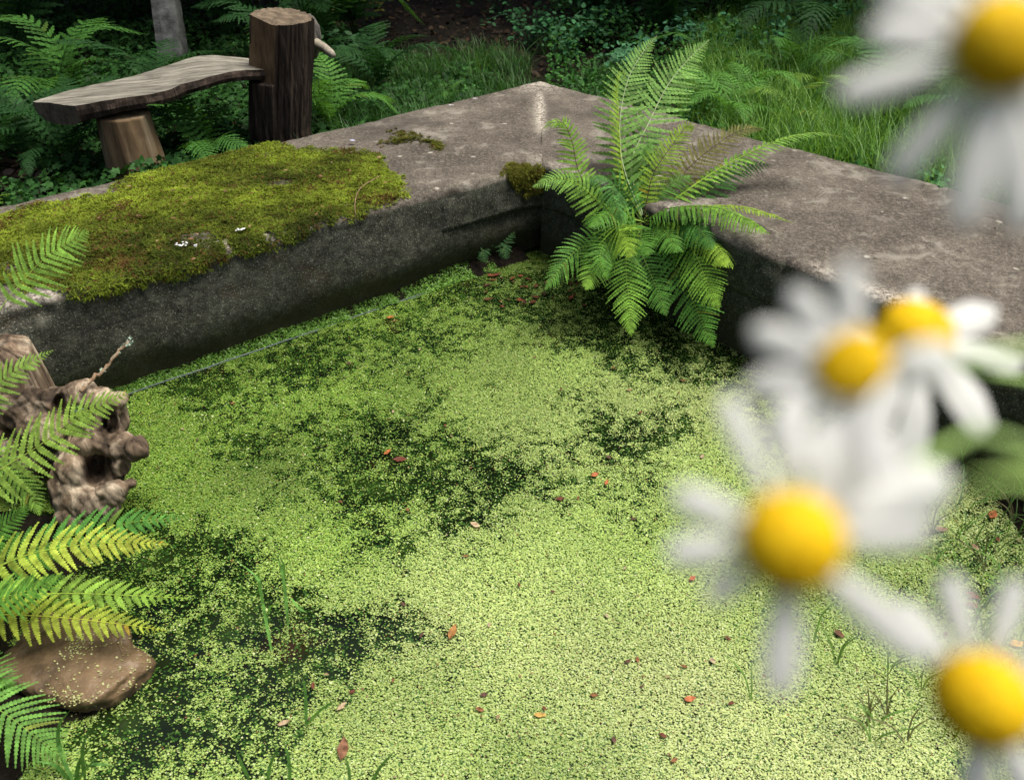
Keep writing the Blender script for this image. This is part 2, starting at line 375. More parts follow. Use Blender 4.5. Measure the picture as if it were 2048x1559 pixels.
# ------------------------------------------------------------------ concrete wall
wall = empty('pond_wall', (float(oc[0]), float(oc[1]), 0), 'wide brown concrete wall edging the pond in an L-shaped corner', 'wall')
def arm_point(oa, ia, ob, ib, s, w, z):
    """s along, w 0 outer .. 1 inner"""
    O = oa[:2] + (ob - oa)[:2] * s[:, None]; I = ia[:2] + (ib - ia)[:2] * s[:, None]
    xy = O + (I - O) * w[:, None]
    return np.stack([xy[:, 0], xy[:, 1], z], -1)
THK = .165
def make_arm(oa, ia, ob, ib, seed, side):
    Ls = np.linalg.norm(ob - oa); W = np.linalg.norm(np.cross(nrm(ob - oa), ia - oa))
    ns = int(Ls / .016)
    s = np.linspace(0, 1, ns) ** 1.0
    prof = []
    for z in np.linspace(H - .28, H - .02, 6): prof.append((0, z))
    prof += [(.006 / W, H - .006)]
    nt_ = int(W / .018)
    for k in range(nt_ + 1): prof.append((.016 / W + (1 - .046 / W) * k / nt_, H))
    for a in np.linspace(0, 90, 6)[1:]: prof.append((1 - .03 / W + .03 / W * math.sin(R(a)), H - .03 + .03 * math.cos(R(a))))
    for z in np.linspace(H - .04, H - THK, 10): prof.append((1, z))
    prof.append((1 - .06 / W, H - THK - .004))
    prof = np.array(prof); npf = len(prof)
    S = np.repeat(s, npf); Wp = np.tile(prof[:, 0], ns); Zp = np.tile(prof[:, 1], ns)
    P = arm_point(oa, ia, ob, ib, S, Wp, Zp)
    face = sstep(H - .03, H - .05, P[:, 2]) * (Wp > .5)
    edge = np.exp(-((Wp - 1) * W / .05) ** 2) * np.exp(-((Zp - H) / .05) ** 2)
    dirI = nrm(np.append((ia - oa)[:2], 0)) ; inw = nrm(np.cross(nrm(ob - oa), [0, 0, 1])); inw = inw * np.sign(inw @ (ia - oa))
    n1 = fbm(P, 5, 4, seed); n2 = fbm(P, 28, 3, seed + 9); n3 = fbm(P, 1.5, 2, seed + 4)
    chip = np.clip(fbm(P, 9, 3, seed + 20) - .12, 0, 1) * edge
    P[:, 2] += (.007 * n1 + .003 * n2 + .010 * n3) * (Wp > 0) - .07 * chip
    P += inw * ((.010 * n1 + .004 * n2) * (face + .3 * edge) - .09 * chip)[:, None]
    oe = (Wp < .02); P -= inw * ((.012 * fbm(P, 6, 3, seed + 30)) * oe)[:, None]
    bot = (Zp < H - THK + .02) & (Wp > .5)
    P[:, 2] += np.where(bot, .02 * fbm(np.stack([S * Ls, 0 * S, 0 * S], -1), 3.0, 3, seed + 40), 0)
    # stain masks
    u, v, d = proj(P)
    dl = (1 - Wp) * W
    red = sstep(H + .0, H - .045, P[:, 2] + .02 * n1) * (Wp > .5)
    red = np.clip(red * 1.0 + .10 * n1 * red, 0, 1)
    along = S * Ls
    lime = 0
    # crumbling lime along the inner arris, and the joint at the mitre
    lime = .85 * np.exp(-((dl - .035) / .04) ** 2) * (Zp > H - .02) * sstep(-.2, .3, fbm(P, 3, 2, seed + 50))
    if side == 'L':
        dj = along / 1.0
        fr = sstep(.05, .3, Wp) * sstep(.8, .55, Wp)
        lime = np.maximum(lime, .95 * np.exp(-(dj / .045) ** 2) * fr)
    else:
        dj = along; fr = sstep(.05, .3, Wp) * sstep(.8, .55, Wp)
        lime = np.maximum(lime, .9 * np.exp(-(dj / .03) ** 2) * fr)
    lime = np.maximum(lime, .8 * np.exp(-(np.hypot(along, Wp * W) / .14) ** 2))
    lime *= (1 - red)
    blue = .6 * np.clip(fbm(P, 2.5, 3, seed + 60), 0, 1) * (red > .4)
    col = np.stack([red, lime, blue], -1)
    cop = mesh_np('coping', P, grid_faces(ns, npf), M['concrete'], wall, col, True)
    # wall below the coping
    zz = np.linspace(H - THK + .03, -.35, 22); ns2 = ns // 2; s2 = np.linspace(0, 1, ns2)
    S = np.repeat(s2, 22); Zp = np.tile(zz, ns2);     P = arm_point(oa, ia, ob, ib, S, 1 - ((.020 * sstep(1.0, .5, S * Ls) - .006 + .05 * sstep(.16, .0, Zp)) if side == 'L' else np.full(S.shape, .012)) / W, Zp)
    n1 = fbm(P, 4, 4, seed + 70); n2 = fbm(P, 22, 3, seed + 71)
    P += inw * (.014 * n1 + .006 * n2)[:, None]
    col = np.stack([np.clip(.95 + .2 * n1, 0, 1), 0 * n1, np.clip(.4 + .6 * n1, 0, 1) * sstep(.22, .0, P[:, 2])], -1)
    f = grid_faces(ns2, 22)
    mesh_np('wall_face', P, f, M['concrete'], wall, col, True)
    # outer body under the coping
    zz = np.linspace(H - .27, -.2, 5); S = np.repeat(s2, 5); Zp = np.tile(zz, ns2)
    P = arm_point(oa, ia, ob, ib, S, np.full(S.shape, .02 / W), Zp)
    mesh_np('wall_back', P, grid_faces(ns2, 5), M['concrete'], wall, np.zeros((len(P), 3)), True)
    return inw, W, Ls
inL, WL, LL = make_arm(oc, ic, lo, li, 100, 'L')
inR, WR, LR = make_arm(oc, ic, ro, ri, 300, 'R')

# thin liner edge at the foot of the left wall
a = at_z(225, 797, .004); b = at_z(850, 586, .004); q = ext(b, a, 1.25)
mb = MB(); Pl = spline([q, ext(a, b, .33) + np.array([.004, -.004, 0]), ext(a, b, .7), b], 50)
Pl[:, 2] += .004 * fbm(Pl, 9, 2, 1) - .001
mb.tube(Pl, .0036, 7)
lin = mb.build('pond_liner_edge', M['liner'], None, True, loc=tuple(a)); tag(lin, 'thin grey-green liner edge running straight along the foot of the left wall', 'liner')

# ------------------------------------------------------------------ duckweed
dark_px = [(430, 780, 95, 42, .75), (640, 715, 75, 36, .75), (500, 905, 60, 40, .5), (760, 895, 130, 50, .95), (900, 930, 120, 55, .8),
    (960, 985, 140, 60, .55), (730, 970, 100, 50, .5), (1020, 575, 90, 30, .8), (1110, 600, 80, 40, .85), (900, 600, 90, 20, .6), (1300, 660, 140, 40, .75), (1470, 740, 150, 55, .95),  # the patch below the fern thins the weed to imitate its shadow
    (1500, 690, 130, 50, .9), (1250, 870, 90, 45, .6), (1340, 860, 60, 30, .5), (1210, 1010, 70, 60, .6), (390, 1120, 150, 55, .85), (320, 1230, 70, 70, .75), (240, 1080, 60, 60, .8),
    (640, 1290, 170, 60, .62), (470, 1270, 60, 40, .6), (560, 1370, 190, 70, .40), (885, 1258, 62, 36, 1.0), (900, 1340, 60, 40, .7), (330, 1420, 130, 70, .35), (600, 1190, 5, 5, 0),
    (700, 1230, 90, 25, .6), (820, 1060, 140, 40, .4), (960, 1120, 60, 40, .4), (1120, 700, 80, 30, .4), (1320, 700, 100, 30, .5), (240, 1340, 60, 60, .6), (150, 1440, 110, 50, .5),
    (1960, 1100, 90, 70, .6), (2000, 1250, 90, 80, .5), (1600, 900, 60, 60, .5), (1700, 850, 120, 60, .7), (880, 690, 60, 18, .35), (1000, 640, 80, 18, .35), (560, 1020, 70, 30, .25)]
light_px = [(600, 1140, 130, 60, .6), (1000, 800, 200, 70, .4), (420, 960, 110, 60, .4), (300, 850, 60, 60, .5), (1050, 540, 70, 22, .5), (1300, 1350, 420, 220, .7), (1000, 720, 130, 30, .4), (460, 1320, 60, 40, .6), (1100, 1180, 120, 70, .4), (780, 1430, 120, 60, .2)]
def weed_density(P):
    u, v, d = proj(P)
    wob = fbm(P, 5, 3, 8) ; u = u + 45 * fbm(P, 4, 3, 21); v = v + 28 * fbm(P, 4, 3, 31)
    D = .60 + .26 * sstep(1150, 1750, u * .6 + v * .75) + .22 * fbm(P, 2.0, 3, 41) + .36 * fbm(P, 8, 4, 51) + .20 * fbm(P, 30, 3, 61)
    for (a, b, rx, ry, k) in dark_px: D -= .58 * k * np.exp(-(((u - a) / rx) ** 2 + ((v - b) / ry) ** 2) * .8)
    for (a, b, rx, ry, k) in light_px: D += k * .55 * np.exp(-(((u - a) / rx) ** 2 + ((v - b) / ry) ** 2) * .8)
    D = np.clip(D, .30 + .2 * fbm(P, 16, 3, 65), 1.0)
    cl = .5 + .62 * fbm(P, 48, 2, 67)                       # fronds hang together in small rafts
    return np.clip(.30 * D + .75 * sstep(-.34, .34, D - cl), .05, 1.0), u, v
def fronds_mesh(name, P, r, col, mat, tilt=.18, k=4):
    n = len(P); th = rng.uniform(0, 6.283, n)[:, None] + np.arange(k)[None] * 2 * math.pi / k
    rr = r[:, None] * (1 + .22 * rng.standard_normal((n, k)))
    tx = rng.normal(0, tilt, n)[:, None]; ty = rng.normal(0, tilt, n)[:, None]
    dx = rr * np.cos(th) * 1.15; dy = rr * np.sin(th) * .9
    V = np.stack([P[:, 0:1] + dx, P[:, 1:2] + dy, P[:, 2:3] + np.clip(tx * dx + ty * dy, -.002, .004)], -1).reshape(-1, 3)
    F = np.arange(n * k).reshape(n, k)
    return mesh_np(name, V, F, mat, None, np.repeat(col, k, 0), False)
GS = .006; ggx = np.arange(-2.0, 2.3, GS); ggy = np.arange(.15, 3.35, GS)          # density worked out on a 6 mm grid
GX, GY = np.meshgrid(ggx, ggy, indexing='ij'); GP = np.stack([GX.ravel(), GY.ravel(), 0 * GX.ravel()], -1)
u, v, d = proj(GP); vis = (u > -160) & (u < 2420) & (v < 1690) & (v > 480)
pdg = poly_dist(GP[:, 0], GP[:, 1], [tuple(ic[:2]), tuple(out_l), tuple(out_l * .97)] + P0 + [(-.55, .32), (.7, .30)] + P1 + [tuple(out_r)]); vis &= pdg > -.03
DG = np.zeros(len(GP)); DG[vis] = weed_density(GP[vis])[0]; PG = fbm(GP, 3, 3, 81); LG = fbm(GP, 2.5, 2, 83)
nw = 3350000
P = np.stack([rng.uniform(-2.0, 2.29, nw), rng.uniform(.15, 3.34, nw), np.zeros(nw)], -1)
gi = ((P[:, 0] + 2.0) / GS).astype(int) * len(ggy) + ((P[:, 1] - .15) / GS).astype(int)
D = DG[gi]; keep = rng.uniform(0, 1, nw) < .97 * D ** 1.3; P = P[keep]; gi = gi[keep]; D = D[keep]; u, v, d = proj(P)
n = len(P); P[:, 2] = .0015 + rng.uniform(0, .004, n) 
big = rng.uniform(0, 1, n)
r = .00152 * np.exp(.25 * rng.standard_normal(n)) * np.where(big > .985, 1.5, 1)
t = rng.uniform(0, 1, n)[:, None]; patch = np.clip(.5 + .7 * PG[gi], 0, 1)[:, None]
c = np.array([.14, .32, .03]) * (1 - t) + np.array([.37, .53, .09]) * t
pale = (.9 * sstep(900, 1650, u * .6 + v * .75) * np.clip(.65 + .8 * LG[gi], 0, 1))[:, None]  # bright open-sky light at lower right painted in as paler, partly drier fronds
c = c * (1 - .5 * (1 - patch)) * (.80 + .25 * sstep(800, 1500, u * .5 + v * .8))[:, None]; c = c * (1 - pale) + pale * (c * .3 + np.array([.36, .40, .17]))  # tree shade over the upper pond painted in as darker green
c = np.where(rng.uniform(0, 1, (n, 1)) < .10, np.array([.05, .14, .02]), c)
c = np.where(rng.uniform(0, 1, (n, 1)) < .02, np.array([.50, .56, .30]), c)
c = np.where(rng.uniform(0, 1, (n, 1)) < .012, np.array([.16, .07, .03]), c)
print('duckweed', n)
ns_ = 150000; Q_ = P[rng.integers(0, n, ns_)] + rng.standard_normal((ns_, 3)) * np.array([.03, .03, 0]); Q_[::2] = np.stack([rng.uniform(-1.6, 1.9, ns_ // 2), rng.uniform(.4, 3.0, ns_ // 2), np.zeros(ns_ // 2)], -1); Q_ = Q_[poly_dist(Q_[:, 0], Q_[:, 1], pond_poly) > .02]; ns_ = len(Q_); Q_[:, 2] = .0006 + rng.uniform(0, .0006, ns_)
tq = rng.uniform(0, 1, (ns_, 1)); cq = np.array([.010, .040, .004]) * (1 - tq) + np.array([.045, .12, .012]) * tq
o2 = fronds_mesh('sunken_duckweed', Q_, rng.uniform(.0018, .0034, ns_), cq, M['weed'], .05); tag(o2, 'darker green submerged duckweed just under the floating carpet', 'duckweed', kind='stuff')
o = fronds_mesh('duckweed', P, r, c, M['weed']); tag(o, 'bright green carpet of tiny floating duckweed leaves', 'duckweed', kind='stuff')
# weed clinging to the ledge between liner and left wall, and specks on the rock-dark wall foot
n = 26000
s = rng.uniform(0, 1, n); a3 = ext(at_z(840, 590, 0), at_z(250, 790, 0), 1.2)
base = a3 + (at_z(1000, 540, 0) - a3) * s[:, None]
off = rng.exponential(.045, n); P = base - inL * off[:, None]
P[:, 2] = off * .55 + .004 + .012 * fbm(P, 18, 2, 91)
keep = (rng.uniform(0, 1, n) < .75 + .6 * fbm(P, 7, 3, 92)) & (off < .22); P = P[keep]; n = len(P)
t = rng.uniform(0, 1, n)[:, None]; c = np.array([.05, .14, .015]) * (1 - t) + np.array([.17, .33, .05]) * t
o = fronds_mesh('ledge_weed', P, .0022 * np.exp(.3 * rng.standard_normal(n)), c, M['weed'], tilt=.7)
tag(o, 'fringe of tiny green water plants between the liner and the left wall', 'water plants', kind='stuff')
# soil ledge that carries them
s = np.linspace(0, 1, 60); k = np.linspace(-.005, .14, 8); S, K = np.meshgrid(s, k, indexing='ij')
P = a3 + (at_z(1060, 520, 0) - a3) * S.ravel()[:, None] - inL * K.ravel()[:, None]; P[:, 2] = K.ravel() * .55 - .002 + .01 * fbm(P, 14, 3, 95)
tag(mesh_np('ledge', P, grid_faces(60, 8), M['soil'], smooth=True), 'wet dark silt ledge at the foot of the left wall', 'ledge', kind='structure')

# ------------------------------------------------------------------ moss on the left wall
def arm_top(oa, ia, ob, ib, inw, W, n, smax):
    s = rng.uniform(0, smax, n); q = rng.uniform(0, W + .10, n)
    w = np.minimum(q, W - .03) / W; over = np.maximum(0, q - (W - .03))
    a = np.clip(over / .03, 0, 1.57)
    P = arm_point(oa, ia, ob, ib, s, w, np.full(n, H)) + inw * (.03 * np.sin(a))[:, None]
    P[:, 2] += -.03 + .03 * np.cos(a) - np.maximum(0, over - .047)
    Nn = np.stack([0 * a, 0 * a, np.cos(a)], -1) + inw * np.sin(a)[:, None]
    return P, Nn
moss_big = [(-120, 470), (0, 428), (60, 402), (150, 396), (205, 385), (262, 345), (330, 318), (440, 293), (545, 282), (610, 300), (700, 292), (765, 305), (795, 345), (822, 378), (808, 402), (770, 415), (720, 440), (640, 462), (560, 500), (470, 515), (400, 545), (300, 575), (190, 598), (90, 575), (40, 590), (0, 570), (-120, 610)]
moss_small = [(742, 285), (770, 276), (800, 262), (845, 266), (880, 280), (888, 305), (862, 302), (835, 284), (790, 290), (760, 296)]
moss_corner = [(1002, 340), (1020, 330), (1060, 326), (1095, 332), (1110, 345), (1085, 352), (1095, 385), (1060, 400), (1035, 380), (1015, 365)]
def moss(name, poly, n, smax, thick, label, seed, hue, soft=10.0):
    P, Nn = arm_top(oc, ic, lo, li, inL, WL, n, smax)
    u, v, d = proj(P)
    u2 = u + 22 * fbm(P, 8, 4, seed) + 10 * vn(P, 40, seed + 3); v2 = v + 13 * fbm(P, 8, 4, seed + 1) + 8 * vn(P, 40, seed + 4)
    pd = poly_dist(u2, v2, poly); k = pd > 0
    k &= rng.uniform(0, 1, n) < np.clip(pd / 16, .12, 1)
    holes = fbm(P, 6, 4, seed + 7) < .36
    k &= holes | (rng.uniform(0, 1, n) < .25)
    P, Nn, pd = P[k], Nn[k], pd[k]; n = len(P)
    hgt = thick * np.clip(pd / soft, .12, 1) ** .6 * (.6 + .85 * fbm(P, 8, 3, seed + 5) + .4 * fbm(P, 30, 2, seed + 6))
    hgt = np.maximum(hgt, .002)
    Bp = P + Nn * (hgt * rng.uniform(.35, 1.0, n))[:, None]
    K = 3; V = np.zeros((n, K, 3, 3))
    A = nrm(np.cross(Nn, rng.standard_normal((n, 3)))); B = np.cross(Nn, A)
    ln = .0082 * np.exp(.3 * rng.standard_normal(n))
    for j in range(K):
        th = rng.uniform(0, 6.28, n)[:, None]; dr = nrm(np.cos(th) * A + np.sin(th) * B + Nn * rng.uniform(.1, .9, n)[:, None])
        sd_ = nrm(np.cross(dr, Nn + .3 * rng.standard_normal((n, 3))))
        V[:, j, 0] = Bp - sd_ * (ln * .2)[:, None]; V[:, j, 1] = Bp + sd_ * (ln * .2)[:, None]; V[:, j, 2] = Bp + dr * ln[:, None]
    t = np.clip(.45 + 1.0 * fbm(P, 4.5, 4, seed + 8) + .25 * fbm(P, 22, 2, seed + 9) + .12 * rng.standard_normal(n), 0, 1)[:, None]
    c = np.array([.040, .056, .010]) * (1 - t) + np.array([.215, .285, .03]) * t
    c = c * (1 - hue) + hue * np.array([.10, .085, .02])
    br = (rng.uniform(0, 1, n) < .10 + .5 * sstep(.1, .5, fbm(P, 6, 3, seed + 10)))[:, None]
    c = np.where(br, np.array([.095, .055, .02]), c)
    o = mesh_np(name, V.reshape(-1, 3), np.arange(n * K * 3).reshape(-1, 3), M['moss'], None, np.repeat(c, K * 3, 0))
    return tag(o, label, 'moss', kind='stuff')
moss('moss_mat', moss_big, 230000, .82, .014, 'large yellow-green moss mat covering the top of the left wall', 400, 0)
moss('moss_strip', moss_small, 200000, .45, .014, 'small olive crescent of moss on bare concrete right of the big mat', 430, .35, 6)
moss('moss_tuft', moss_corner, 160000, .25, .022, 'dark olive moss tuft at the inner corner of the wall', 460, .65, 8)

# ------------------------------------------------------------------ ferns
G_BRIGHT = (.16, .31, .035); G_MID = (.08, .205, .03); G_DARK = (.045, .14, .025); G_YEL = (.20, .32, .035); G_BLUE = (.075, .20, .045); G_BROWN = (.12, .12, .035); G_PALE = (.13, .26, .055)
def frond(P, hw, nhint, col, pairs=34, pinn=9, stalk=.12, droop=.25, curl=0, tipcol=None, mb=None, lod=0, fold=.0, seed=0, peak=.35):
    """P: rachis points base->tip (world). Returns MB of leaflets and MB of the stalk"""
    rr = np.random.default_rng(seed)
    if mb is None: mb = MB()
    N_ = 60; Q = spline(P, N_); L = np.linalg.norm(np.diff(Q, axis=0), axis=1).sum()
    T = nrm(np.gradient(Q, axis=0)); nh = np.broadcast_to(np.asarray(nhint, float), Q.shape)
    S = nrm(np.cross(T, nh)); Nn = nrm(np.cross(S, T))
    us = stalk + (1 - stalk) * (1 - (1 - np.linspace(0, 1, pairs)) ** 1.45)
    tipcol = np.array(tipcol if tipcol is not None else col); col = np.array(col)
    Vs = []; Cs = []; quads = []
    sp_ = L * (1 - stalk) / pairs
    for i, u in enumerate(us[:-1]):
        x = (u - stalk) / (1 - stalk)
        prof = np.interp(x, [0, .08, peak, .6, .8, .93, 1], [.55, .74, 1.0, .80, .45, .17, .03])
        k = u * (N_ - 1); k0 = int(k); f = k - k0; k1 = min(k0 + 1, N_ - 1)
        o = Q[k0] * (1 - f) + Q[k1] * f; t = T[k0]; s0 = S[k0]; n0 = Nn[k0]
        ang = R(14 + 32 * x)
        for sg in (-1, 1):
            pl = hw * prof * (1 + .08 * rr.standard_normal()); 
            if pl < .002: continue
            axd = nrm(s0 * sg * math.cos(ang) + t * math.sin(ang) - n0 * fold + .05 * rr.standard_normal(3))
            m = max(2, int(round(pinn * (.35 + .65 * prof)))) if lod == 0 else max(2, int(pinn * .5))
            e = np.linspace(0, 1, m + 1)
            ax = o + axd * (e * pl)[:, None] + t * (.12 * pl * e ** 2)[:, None]
            ax[:, 2] -= droop * pl * e ** 2
            wv = nrm(t - axd * (t @ axd)); nn = nrm(np.cross(axd, wv))
            wmax = min((us[i + 1] - us[i]) * L * .42, pl * .22)
            cc = col * (1 - x) + tipcol * x; cc = cc * (1 + .16 * rr.standard_normal())
            if rr.uniform() < .012: cc = cc * np.array([1.25, .75, .7])
            for b in (-1, 1):
                for j in range(m):
                    xx = (j + .5) / m
                    w_ = wmax * np.interp(xx, [0, .15, .6, 1], [.75, 1.0, .75, .22])
                    p0 = ax[j]; p1 = ax[j + 1]; st = (p1 - p0)
                    tip = p0 + st * .85 + wv * b * w_ + nn * (.10 * w_ * rr.standard_normal()) - nn * .12 * w_
                    a1 = p0 + st * .12 + wv * b * w_ * .62
                    b1 = p0 + st * 1.02 + wv * b * w_ * .55
                    bi = len(Vs); Vs += [p0, a1, tip, b1, p1]; quads.append([bi, bi + 1, bi + 2, bi + 3, bi + 4] if b * sg > 0 else [bi + 4, bi + 3, bi + 2, bi + 1, bi])
                    cj = cc * (1 + .10 * rr.standard_normal()); Cs += [cj * .85, cj, cj * 1.08, cj, cj * .85]
    if curl:    # crozier at the tip
        pass
    mb.add(np.array(Vs), quads, np.clip(np.array(Cs), .003, 1))
    st = MB(); r0 = max(.0011, L * .0040); st.tube(Q, np.linspace(r0, r0 * .22, N_), 5, np.clip(col * .9 + np.array([.05, .03, .0]), 0, 1))
    return mb, st
CAMV = lambda p: nrm(CO - np.asarray(p))
def fern_plant(name, base, label, fronds, group=None, sub=True):
    e = empty(name, tuple(base), label, 'fern', group)
    for i, fr in enumerate(fronds):
        pts, hw, nmode, col = fr[:4]; kw = fr[4] if len(fr) > 4 else {}
        kw = dict(kw); stc = kw.pop('stalkcol', None)
        P = np.array([at_d(*p) for p in pts]); mid = P[len(P) // 2]; c = CAMV(mid)
        nh = {'cam': c, 'up': np.array([0, 0, 1.]), 'mix': nrm(c + np.array([0, 0, .8])), 'side': nrm(c * .35 + np.array([.9, 0, .2])), 'sideL': nrm(c * .45 + np.array([-.9, 0, .2])), 'back': nrm(c * .6 + np.array([0, 0, -.8]))}[nmode]
        mb, st = frond(P, hw, nh, col, seed=i * 13 + len(name), **kw)
        f = mb.build('frond', M['fern'], e)
        if stc is not None:
            st.c = [np.broadcast_to(np.array(stc), x.shape).copy() for x in st.c]
        st.build('stalk', M['stalk'], f, True)
    return e
d0 = depth_z(1285, 397, H) - .03
px = d0 / FPX
def fr(pts, dd, hw, mode, col, **kw):
    """pixel rachis, depth running from the crown to d0+dd at the tip"""
    n = len(pts); return ([(u, v, d0 + dd * (i / (n - 1)) ** 1.3) for i, (u, v) in enumerate(pts)], hw * px, mode, col, kw)
BR = (.045, .022, .012)
hero = [
 fr([(1283, 432), (1246, 330), (1240, 240), (1256, 160), (1284, 108), (1314, 72)], .22, 62, 'cam', G_PALE, pairs=38, droop=.12, stalkcol=(.22, .28, .14)),
 fr([(1285, 430), (1262, 330), (1298, 245), (1335, 172), (1376, 120), (1418, 80)], .28, 72, 'cam', G_PALE, pairs=40, droop=.10, stalkcol=(.22, .28, .14)),
 fr([(1281, 432), (1247, 350), (1238, 250), (1236, 180), (1240, 150), (1248, 146), (1250, 160)], .02, 34, 'side', G_YEL, pairs=36, droop=.3, fold=.3),
 fr([(1288, 432), (1305, 352), (1332, 308), (1360, 268), (1374, 252), (1384, 252), (1382, 266)], -.02, 44, 'mix', G_YEL, pairs=34, droop=.25, stalkcol=BR),
 fr([(1284, 432), (1275, 360), (1290, 300), (1320, 262)], .12, 52, 'cam', G_BLUE, pairs=30, droop=.1),
 fr([(1290, 434), (1322, 408), (1372, 342), (1423, 297), (1478, 262), (1528, 257)], .12, 46, 'mix', G_BROWN, pairs=36, droop=.05, stalkcol=BR),
 fr([(1292, 434), (1338, 407), (1406, 358), (1466, 322), (1550, 284), (1626, 266), (1684, 274)], .05, 40, 'up', G_BRIGHT, pairs=46, droop=.3, tipcol=G_PALE),
 fr([(1295, 436), (1394, 403), (1440, 357), (1487, 332), (1550, 329)], .08, 44, 'mix', G_DARK, pairs=26, droop=.25, stalkcol=BR),
 fr([(1292, 440), (1340, 416), (1423, 414), (1487, 436), (1540, 468)], -.36, 44, 'up', G_MID, pairs=34, droop=.55, tipcol=G_BRIGHT),
 fr([(1292, 440), (1350, 418), (1465, 412), (1537, 428), (1586, 446)], -.30, 22, 'up', G_YEL, pairs=40, droop=.3),
 fr([(1290, 442), (1325, 444), (1381, 452), (1428, 480), (1446, 512), (1450, 534)], -.34, 42, 'up', G_BRIGHT, pairs=34, droop=.7, tipcol=G_YEL),
 fr([(1280, 440), (1205, 420), (1160, 350), (1144, 284), (1127, 247), (1100, 247), (1085, 258)], -.06, 46, 'mix', G_BRIGHT, pairs=34, droop=.3, stalkcol=BR),
 fr([(1280, 442), (1222, 424), (1165, 375), (1118, 356), (1064, 374)], -.12, 44, 'mix', G_BRIGHT, pairs=30, droop=.25, tipcol=G_PALE),
 fr([(1282, 440), (1232, 376), (1200, 352), (1176, 360), (1160, 380)], -.03, 44, 'up', G_BLUE, pairs=28, droop=.5),
 fr([(1286, 440), (1252, 384), (1226, 372), (1232, 410), (1246, 440)], -.12, 44, 'cam', G_BLUE, pairs=28, droop=.4),
 fr([(1290, 444), (1240, 436), (1232, 452), (1250, 478), (1261, 516)], -.22, 52, 'cam', G_BRIGHT, pairs=32, droop=.2, tipcol=G_YEL),
 fr([(1275, 458), (1224, 478), (1175, 488), (1135, 518), (1090, 580)], -.16, 46, 'cam', G_MID, pairs=32, droop=.25),
 fr([(1278, 458), (1230, 480), (1196, 514), (1182, 550), (1172, 580)], -.20, 46, 'cam', G_MID, pairs=32, droop=.2, tipcol=G_BRIGHT),
 fr([(1282, 458), (1256, 500), (1252, 545), (1258, 600), (1262, 672)], -.24, 50, 'cam', G_MID, pairs=34, droop=.1, tipcol=G_BRIGHT),
 fr([(1284, 458), (1280, 495), (1300, 545), (1318, 590), (1333, 632)], -.20, 42, 'cam', G_DARK, pairs=32, droop=.1, tipcol=G_MID),
 fr([(1288, 458), (1330, 490), (1358, 540), (1385, 600), (1406, 650), (1428, 695)], -.34, 58, 'cam', G_DARK, pairs=36, droop=.1, tipcol=G_MID),
 fr([(1290, 456), (1345, 465), (1385, 500), (1412, 560), (1437, 620)], -.34, 58, 'cam', G_MID, pairs=34, droop=.15, tipcol=G_BRIGHT),
 fr([(1290, 450), (1350, 440), (1395, 455), (1425, 500)], -.26, 44, 'mix', G_DARK, pairs=26, droop=.4),
 fr([(1283, 438), (1262, 400), (1290, 330), (1302, 280)], .05, 40, 'cam', G_MID, pairs=26, droop=.2),
]
hero += [
 fr([(1288, 446), (1318, 452), (1340, 476), (1352, 505)], -.20, 40, 'mix', G_MID, pairs=28, droop=.4),
 fr([(1284, 446), (1262, 452), (1285, 480), (1296, 512)], -.22, 38, 'cam', G_MID, pairs=28, droop=.3),
 fr([(1286, 444), (1320, 425), (1370, 420), (1410, 440)], -.16, 40, 'up', G_MID, pairs=28, droop=.5),
 fr([(1284, 442), (1240, 425), (1205, 430), (1180, 455)], -.18, 44, 'up', G_MID, pairs=28, droop=.5),
 fr([(1288, 440), (1310, 395), (1345, 365), (1385, 352)], .0, 40, 'mix', G_MID, pairs=28, droop=.3),
 fr([(1282, 440), (1262, 390), (1262, 340), (1280, 300)], .06, 46, 'cam', G_BRIGHT, pairs=30, droop=.2),
 fr([(1284, 450), (1225, 470), (1200, 510), (1215, 560)], -.22, 40, 'cam', G_MID, pairs=28, droop=.2),
]
hb = at_d(1285, 448, d0 - .01)
hf = fern_plant('fern', hb, 'large bright fern growing from the inner corner of the concrete wall', hero)
# the fern's root crown
mb = MB(); Pc = np.array([at_d(1284, 446, d0 + .03), at_d(1282, 462, d0 + .03), at_d(1275, 500, d0 + .02), at_d(1268, 560, d0)])
Pc = spline(Pc, 14); mb.tube(Pc, np.linspace(.012, .05, 14) * (1 + .2 * rng.standard_normal(14)), 12)
mb.build('root_crown', M['bark'], hf, True)

def lf(pts, d, hw, mode, col, dd=0, **kw):
    n = len(pts); return ([(u, v, d + dd * i / (n - 1)) for i, (u, v) in enumerate(pts)], hw * d / FPX, mode, col, kw)
kw = dict(pairs=27, pinn=13, droop=.12, stalk=.05, peak=.25)
fern_plant('fern', at_d(-170, 1050, 1.95), 'pale green fern reaching over the driftwood from the left edge', [
 lf([(-40, 720), (-12, 640), (30, 580), (95, 512), (178, 463)], 1.86, 72, 'mix', (.20, .37, .06), **dict(kw, stalk=.40, pairs=20)),
 lf([(-90, 1010), (-20, 952), (75, 893), (160, 830), (262, 782)], 1.80, 80, 'mix', (.22, .35, .06), dd=-.05, **kw),
 lf([(-130, 960), (-70, 840), (-10, 775), (40, 735), (106, 700)], 1.84, 56, 'mix', (.22, .36, .07), **kw),
 lf([(-150, 900), (-60, 905), (0, 935), (60, 990), (80, 1030)], 1.82, 62, 'mix', (.20, .37, .06), **kw),
 lf([(-140, 820), (-90, 600), (-60, 480), (-10, 400), (20, 388)], 2.0, 60, 'cam', G_BRIGHT, **kw)])
